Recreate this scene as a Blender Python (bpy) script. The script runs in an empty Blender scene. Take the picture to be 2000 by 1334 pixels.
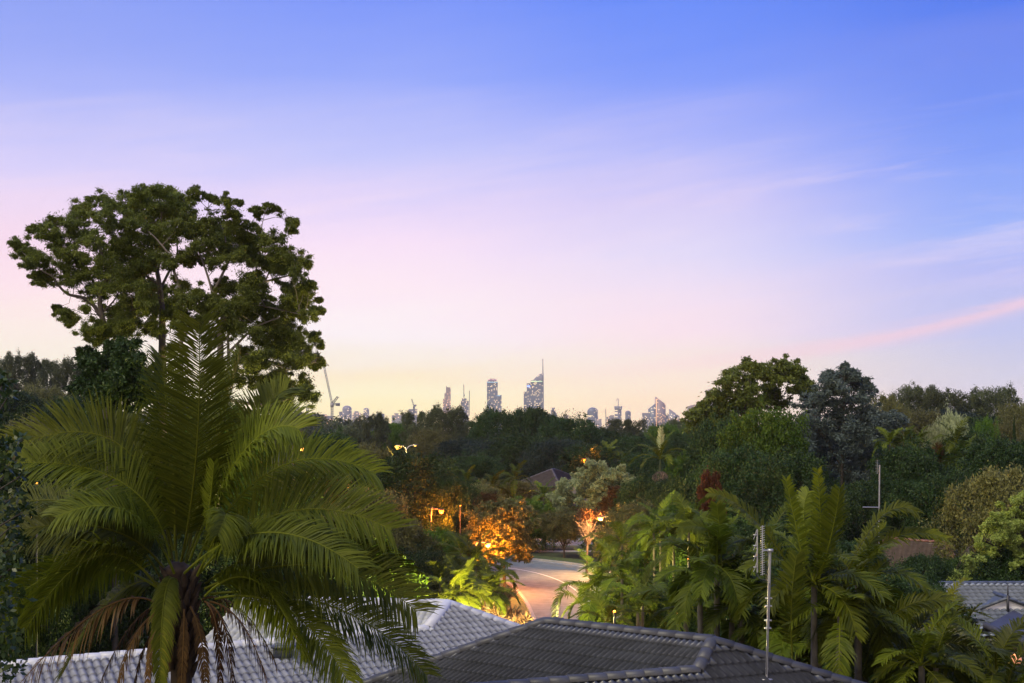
import bpy, bmesh, math, random
import numpy as np
from mathutils import Vector, Matrix
R = math.radians
rng = np.random.default_rng(7)
random.seed(7)
scene = bpy.context.scene
COL = scene.collection

# ------------------------------------------------------------------ camera
EYE, HOR, FPX = 12.0, 840.0, 2414.0
cd = bpy.data.cameras.new("camera"); cam = bpy.data.objects.new("camera", cd); COL.objects.link(cam)
cam.location = (0, 0, EYE); cam.rotation_euler = (R(90), 0, 0)
cd.sensor_width = 36; cd.lens = 36 * FPX / 2000; cd.shift_y = (HOR - 667) / 2000
cd.clip_start = 0.1; cd.clip_end = 20000
scene.camera = cam

def at(px, py, Y):
    return np.array([(px - 1000) / FPX * Y, Y, EYE + (HOR - py) / FPX * Y])

# ------------------------------------------------------------------ sky
def lin(c):
    return tuple(((v / 255) / 12.92 if v <= 10.3 else ((v / 255 + .055) / 1.055) ** 2.4) for v in c)
world = bpy.data.worlds.new("World"); scene.world = world; world.use_nodes = True
wn, wl = world.node_tree.nodes, world.node_tree.links
for n in list(wn): wn.remove(n)
def wnode(t, **k):
    n = wn.new(t)
    for a, b in k.items(): setattr(n, a, b)
    return n
def wm(op, a, b=None, c=None, clamp=False):
    n = wn.new('ShaderNodeMath'); n.operation = op; n.use_clamp = clamp
    for i, v in enumerate((a, b, c)):
        if v is None: continue
        if isinstance(v, (int, float)): n.inputs[i].default_value = v
        else: wl.new(v, n.inputs[i])
    return n.outputs[0]
def wmix(f, a, b):
    n = wn.new('ShaderNodeMix'); n.data_type = 'RGBA'
    if isinstance(f, (int, float)): n.inputs[0].default_value = f
    else: wl.new(f, n.inputs[0])
    for i, v in ((6, a), (7, b)):
        if isinstance(v, tuple): n.inputs[i].default_value = (*v, 1)
        else: wl.new(v, n.inputs[i])
    return n.outputs[2]
def wsmooth(x, a, b):
    n = wn.new('ShaderNodeMapRange'); n.interpolation_type = 'SMOOTHSTEP'
    wl.new(x, n.inputs[0]); n.inputs[1].default_value = a; n.inputs[2].default_value = b
    return n.outputs[0]
tc = wnode('ShaderNodeTexCoord'); sp = wnode('ShaderNodeSeparateXYZ'); wl.new(tc.outputs['Generated'], sp.inputs[0])
sx, sy, sz = sp.outputs
hl = wm('MAXIMUM', wm('SQRT', wm('ADD', wm('MULTIPLY', sx, sx), wm('MULTIPLY', sy, sy))), .001)
az = wm('ARCTAN2', sx, sy)                       # 0 = ahead, + right
el = wm('DIVIDE', sz, hl)                        # tangent of the elevation
cv = wnode('ShaderNodeCombineXYZ'); wl.new(az, cv.inputs[0]); wl.new(wm('SUBTRACT', el, wm('MULTIPLY', az, .13)), cv.inputs[1])
def wnoise(sxc, syc, rot, scale, det, rough=.55, dist=0.):
    mp = wnode('ShaderNodeMapping'); wl.new(cv.outputs[0], mp.inputs[0])
    mp.inputs['Rotation'].default_value = (0, 0, rot); mp.inputs['Scale'].default_value = (sxc, syc, 1)
    n = wnode('ShaderNodeTexNoise'); wl.new(mp.outputs[0], n.inputs['Vector'])
    n.inputs['Scale'].default_value = scale; n.inputs['Detail'].default_value = det
    n.inputs['Roughness'].default_value = rough; n.inputs['Distortion'].default_value = dist
    return n.outputs[0]
warp = wm('SUBTRACT', wnoise(1.6, 9, -.10, 2.2, 3), .5)
warp2 = wm('SUBTRACT', wnoise(2.5, 34, -.16, 2.0, 5, .6), .5)
elw = wm('ADD', el, wm('ADD', wm('MULTIPLY', warp, .045), wm('MULTIPLY', warp2, .012)))
SPAN, OFF = 1.2, .02
posn = wm('DIVIDE', wm('ADD', elw, OFF), SPAN, clamp=True)
def ramp(stops, u):
    r = wnode('ShaderNodeValToRGB'); wl.new(posn, r.inputs[0]); cr = r.color_ramp
    pts = sorted((((HOR - y) / FPX / math.sqrt(1 + u * u) if y > -900 else -y / 1e4) + OFF, c) for y, c in stops)
    while len(cr.elements) < len(pts): cr.elements.new(.5)
    for e, (t, c) in zip(cr.elements, pts):
        e.position = min(1, t / SPAN); e.color = (*lin(c), 1)
    return r.outputs[0]
ZEN = [(-400, (104, 138, 240)), (-12000, (112, 140, 232))]
rL = ramp([(840, (253, 232, 195)), (760, (253, 239, 208)), (682, (253, 240, 215)), (630, (253, 235, 222)), (551, (252, 224, 230)), (472, (246, 216, 232)),
           (378, (232, 213, 242)), (310, (213, 205, 247)), (230, (190, 192, 247)), (150, (163, 176, 248)), (0, (142, 162, 245))] + ZEN, -.408)
rM = ramp([(840, (255, 226, 165)), (795, (255, 238, 180)), (770, (255, 243, 194)), (742, (254, 234, 190)), (700, (253, 240, 220)), (650, (253, 241, 240)), (560, (252, 231, 239)),
           (470, (246, 223, 243)), (400, (226, 211, 246)), (300, (196, 198, 249)), (150, (148, 168, 250)), (0, (122, 150, 249)), (-150, (100, 136, 244))] + ZEN, -.126)
rR = ramp([(840, (253, 218, 172)), (770, (254, 228, 196)), (700, (252, 232, 216)), (640, (251, 225, 231)), (560, (236, 220, 239)), (500, (224, 215, 243)),
           (400, (212, 202, 243)), (300, (178, 184, 248)), (150, (124, 153, 250)), (0, (98, 138, 249)), (-150, (88, 128, 244))] + ZEN, .13)
rE = ramp([(840, (222, 205, 205)), (770, (216, 204, 211)), (710, (208, 203, 219)), (650, (190, 194, 231)), (540, (178, 183, 238)), (450, (150, 175, 245)),
           (300, (126, 157, 246)), (200, (108, 143, 243)), (60, (104, 134, 238)), (0, (80, 123, 238)), (-150, (78, 118, 236))] + ZEN, .404)
base = wmix(wsmooth(az, -.385, -.13), rL, rM)
base = wmix(wsmooth(az, -.10, .14), base, rR)
base = wmix(wsmooth(az, .12, .385), base, rE)
# thin high cirrus
cir = wsmooth(wnoise(1.5, 15, 0., 2.3, 8, .62, .6), .47, .74)
cirm = wm('MULTIPLY', cir, wm('MULTIPLY', wsmooth(el, .03, .12), wm('SUBTRACT', 1., wsmooth(el, .15, .31))))
base = wmix(wm('MULTIPLY', cirm, .34), base, lin((250, 226, 240)))
# the pink streak that climbs to the right
ctr = wm('ADD', .0575, wm('MULTIPLY', .5165, wm('POWER', wm('MAXIMUM', wm('SUBTRACT', az, .19), 0.), 2.)))
ctr = wm('ADD', ctr, wm('ADD', wm('MULTIPLY', wm('SUBTRACT', az, .19), .084), wm('MULTIPLY', warp2, .010)))
dd = wm('DIVIDE', wm('SUBTRACT', el, ctr), wm('ADD', .0062, wm('MULTIPLY', warp2, .014)))
st = wm('EXPONENT', wm('MULTIPLY', wm('MULTIPLY', dd, dd), -1.))
st = wm('MULTIPLY', st, wm('MULTIPLY', wsmooth(az, -.02, .34), wm('SUBTRACT', 1., wsmooth(az, .6, .9))))
base = wmix(wm('MULTIPLY', st, .6), base, lin((252, 205, 212)))
# afterglow of the sunken sun, behind the camera
back = wm('MULTIPLY', wsmooth(wm('MULTIPLY', sy, -1.), -.1, .9), wm('SUBTRACT', 1., wsmooth(el, .1, .9)))
base = wmix(back, base, (1.25, 1.0, .68))
bg = wnode('ShaderNodeBackground'); wl.new(base, bg.inputs[0]); wl.new(wm('ADD', 1., wm('MULTIPLY', .30, wm('EXPONENT', wm('DIVIDE', wm('MAXIMUM', el, 0.), -.15)))), bg.inputs[1])
wo = wnode('ShaderNodeOutputWorld'); wl.new(bg.outputs[0], wo.inputs[0])
world.cycles.sampling_method = 'MANUAL'; world.cycles.sample_map_resolution = 512

# ------------------------------------------------------------------ sun (below the clouds in the west, very soft)
sd = bpy.data.lights.new("sun", 'SUN'); sd.energy = 3.2; sd.angle = R(24); sd.color = (1, .88, .58)
sun = bpy.data.objects.new("sun", sd); COL.objects.link(sun)
sun.rotation_euler = (R(41), 0, R(-48))

vs = scene.view_settings
scene.display_settings.display_device = 'sRGB'
vs.view_transform = 'Standard'; vs.look = 'None'; vs.exposure = 0.0; vs.gamma = 1; vs.use_curve_mapping = False
cy = scene.cycles
cy.use_denoising = True; cy.max_bounces = 5; cy.diffuse_bounces = 3; cy.glossy_bounces = 2
cy.transmission_bounces = 3; cy.volume_bounces = 1; cy.transparent_max_bounces = 4
cy.use_adaptive_sampling = True; cy.adaptive_threshold = .02; cy.sample_clamp_indirect = 4

# ------------------------------------------------------------------ materials
def mat(name):
    m = bpy.data.materials.new(name); m.use_nodes = True
    t = m.node_tree; p = t.nodes['Principled BSDF']
    return m, t, p
def nd(t, typ, **k):
    n = t.nodes.new(typ)
    for a, b in k.items(): setattr(n, a, b)
    return n
def plain(name, c, rough=.6, metal=0., noise=.25, scale=3., spec=.4, bump=0.):
    m, t, p = mat(name)
    tcn = nd(t, 'ShaderNodeTexCoord'); nz = nd(t, 'ShaderNodeTexNoise'); nz.inputs['Scale'].default_value = scale; nz.inputs['Detail'].default_value = 6
    t.links.new(tcn.outputs['Object'], nz.inputs['Vector'])
    cr = nd(t, 'ShaderNodeValToRGB'); t.links.new(nz.outputs[0], cr.inputs[0])
    cr.color_ramp.elements[0].position = .3; cr.color_ramp.elements[1].position = .7
    cr.color_ramp.elements[0].color = (*[v * (1 - noise) for v in c], 1); cr.color_ramp.elements[1].color = (*[min(1, v * (1 + noise)) for v in c], 1)
    t.links.new(cr.outputs[0], p.inputs['Base Color'])
    p.inputs['Roughness'].default_value = rough; p.inputs['Metallic'].default_value = metal
    p.inputs['Specular IOR Level'].default_value = spec
    if bump:
        b = nd(t, 'ShaderNodeBump'); b.inputs['Strength'].default_value = bump; b.inputs['Distance'].default_value = .02
        t.links.new(nz.outputs[0], b.inputs['Height']); t.links.new(b.outputs[0], p.inputs['Normal'])
    return m
def leaf(name, c1, c2, c3=None, transl=.3, rough=.5, spec=.3, ojit=.25):
    """leaf colours run c1..c2 by a per-leaf random value, c3 for the odd yellowed leaf"""
    m, t, p = mat(name)
    a = nd(t, 'ShaderNodeAttribute', attribute_name='v')
    cr = nd(t, 'ShaderNodeValToRGB'); t.links.new(a.outputs['Fac'], cr.inputs[0])
    cr.color_ramp.elements[0].color = (*c1, 1); cr.color_ramp.elements[1].color = (*(c3 or c2), 1)
    e = cr.color_ramp.elements.new(.82); e.color = (*c2, 1)
    oi = nd(t, 'ShaderNodeObjectInfo'); hs = nd(t, 'ShaderNodeHueSaturation')
    mr = nd(t, 'ShaderNodeMapRange'); t.links.new(oi.outputs['Random'], mr.inputs[0]); mr.inputs[3].default_value = 1 - ojit; mr.inputs[4].default_value = 1 + ojit
    mh = nd(t, 'ShaderNodeMapRange'); t.links.new(oi.outputs['Random'], mh.inputs[0]); mh.inputs[3].default_value = .492; mh.inputs[4].default_value = .508
    t.links.new(mr.outputs[0], hs.inputs['Value']); hs.inputs['Saturation'].default_value = 1.12; t.links.new(mh.outputs[0], hs.inputs['Hue']); t.links.new(cr.outputs[0], hs.inputs['Color'])
    t.links.new(hs.outputs[0], p.inputs['Base Color']); p.inputs['Roughness'].default_value = rough; p.inputs['Specular IOR Level'].default_value = spec * .6
    tr = nd(t, 'ShaderNodeBsdfTranslucent'); t.links.new(hs.outputs[0], tr.inputs[0])
    mx = nd(t, 'ShaderNodeMixShader'); mx.inputs[0].default_value = transl
    t.links.new(p.outputs[0], mx.inputs[1]); t.links.new(tr.outputs[0], mx.inputs[2])
    t.links.new(mx.outputs[0], t.nodes['Material Output'].inputs['Surface'])
    return m
def emit(name, c, s):
    m, t, p = mat(name)
    p.inputs['Base Color'].default_value = (*c, 1); p.inputs['Emission Color'].default_value = (*c, 1); p.inputs['Emission Strength'].default_value = s
    return m
def facade(name, c, cell=(7, 3.6), lit=.2, warm=(1, .72, .38), strength=1.6, rough=.35, band=.35):
    """tower skin: floor bands and a scatter of lit windows, in the tower's own metres"""
    m, t, p = mat(name); L = t.links
    tcn = nd(t, 'ShaderNodeTexCoord'); s = nd(t, 'ShaderNodeSeparateXYZ'); L.new(tcn.outputs['Object'], s.inputs[0])
    def M(op, a, b=None):
        n = nd(t, 'ShaderNodeMath', operation=op)
        for i, v in enumerate((a, b)):
            if v is None: continue
            if isinstance(v, (int, float)): n.inputs[i].default_value = v
            else: L.new(v, n.inputs[i])
        return n.outputs[0]
    h = M('ADD', s.outputs[0], s.outputs[1])
    u = M('DIVIDE', h, cell[0]); w = M('DIVIDE', s.outputs[2], cell[1])
    cb = nd(t, 'ShaderNodeCombineXYZ'); L.new(M('FLOOR', u), cb.inputs[0]); L.new(M('FLOOR', w), cb.inputs[1])
    oi = nd(t, 'ShaderNodeObjectInfo'); L.new(M('MULTIPLY', oi.outputs['Random'], 50.), cb.inputs[2])
    wh = nd(t, 'ShaderNodeTexWhiteNoise', noise_dimensions='3D'); L.new(cb.outputs[0], wh.inputs[0])
    on = M('GREATER_THAN', wh.outputs[0], 1 - lit)
    inw = M('MULTIPLY', M('GREATER_THAN', M('FRACT', w), .35), M('GREATER_THAN', M('FRACT', u), .18))
    fac = M('MULTIPLY', on, inw)
    mx = nd(t, 'ShaderNodeMix', data_type='RGBA'); L.new(inw, mx.inputs[0])
    mx.inputs[6].default_value = (*[min(1, v * (1 + band)) for v in c], 1); mx.inputs[7].default_value = (*[v * (1 - band) for v in c], 1)
    L.new(mx.outputs[2], p.inputs['Base Color']); p.inputs['Roughness'].default_value = rough
    p.inputs['Emission Color'].default_value = (*warm, 1); L.new(M('MULTIPLY', fac, strength), p.inputs['Emission Strength'])
    return m

# ------------------------------------------------------------------ mesh building
class G:
    def __init__(s): s.V = []; s.F = []; s.A = []; s.n = 0
    def add(s, v, f, a=.5):
        v = np.asarray(v, float).reshape(-1, 3); f = np.asarray(f, int)
        if len(v) == 0 or len(f) == 0: return
        s.V.append(v); s.F.append(f + s.n)
        s.A.append(np.full(len(v), a) if np.isscalar(a) else np.asarray(a, float)); s.n += len(v)
    def box(s, c, size, rz=0., tilt=None):
        x, y, z = [k / 2 for k in size]
        v = np.array([[a, b, d] for d in (-z, z) for a, b in ((-x, -y), (x, -y), (x, y), (-x, y))])
        if tilt is not None: v = v @ np.array(tilt).T
        cs, sn = math.cos(rz), math.sin(rz); v = v @ np.array([[cs, sn, 0], [-sn, cs, 0], [0, 0, 1]])
        s.add(v + np.asarray(c, float), [[0, 3, 2, 1], [4, 5, 6, 7], [0, 1, 5, 4], [1, 2, 6, 5], [2, 3, 7, 6], [3, 0, 4, 7]])
    def prism(s, poly, z0, z1):
        n = len(poly); v = [(x, y, z0) for x, y in poly] + [(x, y, z1) for x, y in poly]
        for i in range(n):
            j = (i + 1) % n; s.add([v[i], v[j], v[n + j], v[n + i]], [[0, 1, 2, 3]])
        c0 = np.mean(poly, axis=0)
        top = [(*c0, z1)] + v[n:]; s.add(top, [[0, i + 1, (i + 1) % n + 1] for i in range(n)])
        bot = [(*c0, z0)] + v[:n]; s.add(bot, [[0, (i + 1) % n + 1, i + 1] for i in range(n)])
    def tube(s, pts, rad, k=6, a=.5):
        pts = np.asarray(pts, float); n = len(pts)
        rad = np.full(n, rad, float) if np.isscalar(rad) else np.asarray(rad, float)
        t = np.gradient(pts, axis=0); t /= np.linalg.norm(t, axis=1)[:, None] + 1e-9
        ref = np.where(np.abs(t[:, 2:3]) > .9, [[1., 0, 0]], [[0, 0, 1.]])
        u = np.cross(t, ref); u /= np.linalg.norm(u, axis=1)[:, None] + 1e-9
        for i in range(1, n):
            if u[i] @ u[i - 1] < 0: u[i] = -u[i]
        w = np.cross(t, u); an = np.arange(k) * 2 * math.pi / k
        v = pts[:, None] + rad[:, None, None] * (u[:, None] * np.cos(an)[None, :, None] + w[:, None] * np.sin(an)[None, :, None])
        i = np.arange(n - 1)[:, None] * k; j = np.arange(k)[None]; j2 = (j + 1) % k
        s.add(v.reshape(-1, 3), np.stack([i + j, i + j2, i + k + j2, i + k + j], -1).reshape(-1, 4), a)
        for e, o in ((0, 1), (n - 1, 0)):
            ring = v[e]; idx = [[0, q + 1, (q + 1) % k + 1] if not o else [0, (q + 1) % k + 1, q + 1] for q in range(k)]
            s.add(np.vstack([pts[e:e + 1], ring]), idx, a)
    def lathe(s, c, prof, k=16):
        c = np.asarray(c, float); an = np.arange(k) * 2 * math.pi / k
        v = np.array([[c[0] + r * math.cos(q), c[1] + r * math.sin(q), c[2] + z] for r, z in prof for q in an])
        i = np.arange(len(prof) - 1)[:, None] * k; j = np.arange(k)[None]; j2 = (j + 1) % k
        s.add(v, np.stack([i + j, i + j2, i + k + j2, i + k + j], -1).reshape(-1, 4))
    def leaves(s, pos, d, l, w, val, fold=.0):
        """kite shaped leaves: base pos, direction d, length l, width w"""
        n = len(pos); d = d / (np.linalg.norm(d, axis=1)[:, None] + 1e-9)
        q = rng.normal(size=(n, 3)); u = np.cross(d, q); u /= np.linalg.norm(u, axis=1)[:, None] + 1e-9
        l = np.broadcast_to(l, n)[:, None]; w = np.broadcast_to(w, n)[:, None]
        v = np.stack([pos, pos + d * l * .45 + u * w * .5, pos + d * l, pos + d * l * .45 - u * w * .5], 1)
        s.add(v.reshape(-1, 3), np.arange(4 * n).reshape(n, 4), np.repeat(np.clip(val, 0, 1), 4))
    def mesh(s, name, m=None, origin=None, smooth=False):
        me = bpy.data.meshes.new(name)
        V = np.vstack(s.V) - (np.asarray(origin, float) if origin is not None else 0)
        quads = [f for f in s.F if f.shape[1] == 4]; tris = [f for f in s.F if f.shape[1] == 3]
        idx = []; tot = []
        for grp, k in ((quads, 4), (tris, 3)):
            if grp:
                g = np.vstack(grp); idx.append(g.ravel()); tot.append(np.full(len(g), k))
        idx = np.concatenate(idx); tot = np.concatenate(tot); start = np.concatenate([[0], np.cumsum(tot)[:-1]])
        me.vertices.add(len(V)); me.vertices.foreach_set('co', V.ravel().astype(np.float32))
        me.loops.add(len(idx)); me.loops.foreach_set('vertex_index', idx.astype(np.int32))
        me.polygons.add(len(tot)); me.polygons.foreach_set('loop_start', start.astype(np.int32))
        try: me.polygons.foreach_set('loop_total', tot.astype(np.int32))
        except Exception: pass
        at_ = me.attributes.new('v', 'FLOAT', 'POINT'); at_.data.foreach_set('value', np.concatenate(s.A).astype(np.float32))
        if smooth: me.polygons.foreach_set('use_smooth', np.ones(len(tot), bool))
        me.update(calc_edges=True)
        if m: me.materials.append(m)
        return me
def thing(name, label, cat, loc=(0, 0, 0), group=None, rz=0.):
    o = bpy.data.objects.new(name, None); COL.objects.link(o); o.empty_display_size = .3
    o.location = tuple(float(k) for k in loc); o.rotation_euler = (0, 0, rz)
    o['label'] = label; o['category'] = cat
    if group: o['group'] = group
    return o
def part(name, g, m, parent, label=None, smooth=False, local=False):
    """child mesh; g holds world coordinates unless local (then relative to the thing)"""
    o = bpy.data.objects.new(name, None if g is None else g.mesh(name, m, None if local else np.array(root_loc(parent)), smooth))
    COL.objects.link(o); o.parent = parent
    if label: o['label'] = label
    return o
def root_loc(o):
    p = np.zeros(3)
    while o is not None: p = p + np.array(o.location); o = o.parent
    return p
def single(name, g, m, label, cat, loc, group=None, smooth=False):
    o = bpy.data.objects.new(name, g.mesh(name, m, loc, smooth)); COL.objects.link(o); o.location = tuple(float(k) for k in loc)
    o['label'] = label; o['category'] = cat
    if group: o['group'] = group
    return o
def struct(name, g, m, kind='structure', label=None, smooth=False):
    o = bpy.data.objects.new(name, g.mesh(name, m, None, smooth)); COL.objects.link(o); o['kind'] = kind
    if label: o['label'] = label
    return o

# ------------------------------------------------------------------ terrain
def sst(x, a, b):
    t = np.clip((np.asarray(x, float) - a) / (b - a), 0, 1); return t * t * (3 - 2 * t)
def ground(x, y):
    z = 4.2 * (1 - sst(y, 24, 62))
    z = z + 9 * sst(-np.asarray(x, float), 22, 95) * sst(y, 110, 260) * (1 - sst(y, 500, 1200))
    z = z + 5 * sst(x, 40, 110) * sst(y, 100, 240) * (1 - sst(y, 500, 1200))
    return z
M_grass = plain('grass_earth', (.030, .040, .016), .95, noise=.5, scale=.6)
M_verge = plain('mown_verge', (.07, .10, .03), .9, noise=.35, scale=2.)
M_asph = plain('asphalt', (.185, .20, .19), .75, noise=.22, scale=1.5, bump=.2)
M_conc = plain('concrete', (.34, .33, .31), .8, noise=.15)
M_line = plain('road_paint', (.75, .75, .72), .6, noise=.1)
g = G()
xs = np.concatenate([-np.geomspace(3200, 130, 14), np.linspace(-120, 120, 49), np.geomspace(130, 3200, 14)])
ys = np.concatenate([np.linspace(-60, 300, 73), np.geomspace(310, 6400, 24)])
X, Yg = np.meshgrid(xs, ys); Z = ground(X, Yg)
n0, n1 = X.shape; ii = (np.arange(n0 - 1)[:, None] * n1 + np.arange(n1 - 1)[None])
g.add(np.stack([X, Yg, Z], -1).reshape(-1, 3), np.stack([ii, ii + 1, ii + n1 + 1, ii + n1], -1).reshape(-1, 4))
struct('ground', g, M_grass, smooth=True)

def ribbon(g, path, a, b, dz, zf=None):
    p = np.asarray(path, float); t = np.gradient(p, axis=0); t /= np.linalg.norm(t, axis=1)[:, None]
    nrm = np.stack([t[:, 1], -t[:, 0]], 1)
    A, B = p + nrm * a, p + nrm * b; n = len(p)
    zz = (lambda q: ground(q[:, 0], q[:, 1]) + dz) if zf is None else zf
    v = np.vstack([np.column_stack([A, zz(A)]), np.column_stack([B, zz(B)])]); i = np.arange(n - 1)
    g.add(v, np.stack([i, n + i, n + i + 1, i + 1], 1)); return v
def spline(pts, n=60):
    P = np.asarray(pts, float); out = []
    Q = np.vstack([2 * P[0] - P[1], P, 2 * P[-1] - P[-2]]); seg = len(P) - 1
    for s in np.linspace(0, seg - 1e-6, n):
        k = int(s); t = s - k; a, b, c, d = Q[k:k + 4]
        out.append(.5 * (2 * b + (c - a) * t + (2 * a - 5 * b + 4 * c - d) * t * t + (3 * b - 3 * c + d - a) * t ** 3))
    return np.array(out)
road = spline([(6.5, 40), (6.2, 60), (5.8, 78), (5.0, 90), (3.4, 99.5), (.2, 106.5), (-6, 112), (-16, 117), (-40, 124)], 90)
g = G(); ribbon(g, road, -4.3, 6.3, .05); struct('road', g, M_asph)
g = G()
for o in (-4.42, 6.42):
    for s in (0,):
        a, b = (o - .12, o + .12); ribbon(g, road, a, b, .17)
        p = road; ribbon(g, p, a, a - .001, .17, lambda q: ground(q[:, 0], q[:, 1]) + .02); ribbon(g, p, b, b + .001, .17, lambda q: ground(q[:, 0], q[:, 1]) + .02)
        v = ribbon(G(), p, a, a, .17); w = v[:len(p)]; w0 = w - [0, 0, .16]; i = np.arange(len(p) - 1); n = len(p)
        g.add(np.vstack([w, w0]), np.stack([i, i + 1, n + i + 1, n + i], 1))
        v = ribbon(G(), p, b, b, .17); w = v[:len(p)]; w0 = w - [0, 0, .16]
        g.add(np.vstack([w, w0]), np.stack([i, n + i, n + i + 1, i + 1], 1))
struct('kerb', g, M_conc)
g = G(); ribbon(g, road[34:], -.06, .06, .058)
for k in range(0, 34, 4): ribbon(g, road[k:k + 3], -.06, .06, .058)
ribbon(g, road, 5.75, 5.87, .058); struct('road_marking', g, M_line)
g = G(); ribbon(g, road, 6.55, 9.5, .06); ribbon(g, road, -4.55, -6.3, .06); struct('verge', g, M_verge)
road2 = spline([(-60, 131), (-20, 131.5), (10, 132), (40, 134), (80, 140)], 40)
g = G(); ribbon(g, road2, -4.2, 3.8, .05); struct('cross_road', g, M_asph)
g = G(); ribbon(g, spline([(-40, 121.5), (0, 121.7), (40, 124)], 30), -1.0, 1.0, .06); struct('footpath', g, M_conc)
g = G(); ribbon(g, road2, 4.0, 8.2, .055); struct('mown_strip', g, M_verge)

# ------------------------------------------------------------------ foliage
L_gum = leaf('gum_leaf', (0.059, 0.078, 0.024), (0.183, 0.213, 0.059), (0.256, 0.232, 0.073), .35)
L_gumfar = leaf('gum_leaf_grey', (0.046, 0.059, 0.032), (0.121, 0.138, 0.068), (0.194, 0.170, 0.082), .3)
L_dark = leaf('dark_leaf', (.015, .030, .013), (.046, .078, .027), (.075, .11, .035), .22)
L_green = leaf('green_leaf', (0.042, 0.084, 0.020), (0.118, 0.193, 0.037), (0.202, 0.235, 0.050), .3)
L_olive = leaf('olive_leaf', (0.070, 0.074, 0.031), (0.175, 0.171, 0.070), (0.263, 0.210, 0.088), .3)
L_blue = leaf('blue_grey_needle', (0.042, 0.059, 0.055), (0.121, 0.154, 0.145), (0.194, 0.227, 0.203), .2)
L_bluedark = leaf('blue_green_leaf', (.016, .028, .022), (.046, .066, .052), (.07, .09, .07), .2)
L_lumpy = leaf('pale_grey_green_leaf', (0.179, 0.212, 0.105), (0.455, 0.504, 0.293), (0.585, 0.602, 0.390), .25)
L_flower = leaf('pale_flower_leaf', (.14, .18, .045), (.36, .42, .14), (.42, .45, .2), .3)
L_red = leaf('red_leaf', (.035, .014, .009), (.11, .042, .024), (.14, .06, .03), .3)
L_rust = leaf('rust_leaf', (.05, .028, .013), (.12, .068, .03), (.16, .1, .04), .3)
L_brown = leaf('dry_leaf', (0.060, 0.040, 0.020), (0.160, 0.110, 0.055), (0.220, 0.150, 0.080), .2)
L_palm = leaf('palm_frond', (0.050, 0.068, 0.011), (0.149, 0.167, 0.029), (0.288, 0.252, 0.045), .42, .5, .3, .38)
L_palmy = leaf('palm_frond_yellow', (0.100, 0.110, 0.012), (0.210, 0.200, 0.025), (0.280, 0.220, 0.030), .35, .45)
L_cane = leaf('cane_palm_frond', (.055, .080, .014), (.135, .165, .032), (.24, .22, .05), .4, .5, .22, .35)
L_dead = leaf('dead_frond', (.04, .022, .011), (.125, .074, .034), (.20, .13, .06), .2)
L_skirt = leaf('flower_skirt', (.26, .18, .14), (.46, .37, .29), (.5, .42, .34), .2)
L_spiky = leaf('spiky_leaf', (0.120, 0.070, 0.050), (0.260, 0.170, 0.110), (0.340, 0.220, 0.140), .2)
L_edge = leaf('round_leaf', (0.022, 0.045, 0.015), (0.060, 0.095, 0.030), (0.160, 0.130, 0.040), .3, .35, .5)
B_gum = plain('gum_bark', (.085, .068, .06), .85, noise=.4, scale=1.5)
B_pale = plain('pale_bark', (.17, .145, .13), .8, noise=.3, scale=1.5)
B_dark = plain('dark_bark', (.055, .046, .04), .9, noise=.3, scale=2)
B_palm = plain('palm_trunk', (.045, .030, .020), .9, noise=.5, scale=6, bump=.6)
B_cane = plain('ringed_trunk', (.13, .115, .085), .8, noise=.3, scale=4)
B_mast = plain('galvanised_steel', (.42, .42, .45), .42, .7, noise=.12)
B_shaft = plain('crownshaft', (.10, .14, .05), .5, noise=.2)

def unit(n):
    d = rng.normal(size=(n, 3)); return d / np.linalg.norm(d, axis=1)[:, None]
def clumps(g, C, Rr, n, l, w, squash=.78, hang=.35, shell=.5, vb=.0, spread=.75, soft=0., out=.6):
    """n leaves in every clump: C centres, Rr radii"""
    C = np.asarray(C, float); Rr = np.asarray(Rr, float); k = len(C)
    n = np.broadcast_to(n, k).astype(int); idx = np.repeat(np.arange(k), n); N = len(idx)
    d = unit(N); d[:, 2] = np.where((d[:, 2] < -.25) & (rng.random(N) < .6), -d[:, 2], d[:, 2])
    r = Rr[idx] * ((shell + (1 - shell) * rng.random(N) ** .6) * (1 + .16 * rng.normal(size=N)) if not soft else np.minimum(np.abs(rng.normal(size=N)) * soft, 2.4))
    pos = C[idx] + d * r[:, None] * np.array([1, 1, squash])
    dr = d * out + unit(N) * spread; dr[:, 2] -= hang
    cv_ = rng.random(k)
    val = .42 * rng.random(N) + .46 * cv_[idx] + vb + np.where(rng.random(N) < .03, .3, 0)
    ll = l * (.6 + .8 * rng.random(N)); g.leaves(pos, dr, ll, ll * w, val)

def limb_path(a, b, n=5, sag=.08):
    a, b = np.asarray(a, float), np.asarray(b, float); t = np.linspace(0, 1, n)[:, None]
    L = np.linalg.norm(b - a); j = rng.normal(size=(n, 3)) * L * .035; j[0] = 0; j[-1] = 0
    p = a + (b - a) * t + j; p[:, 2] += L * sag * np.sin(t[:, 0] * math.pi); return p

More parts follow.
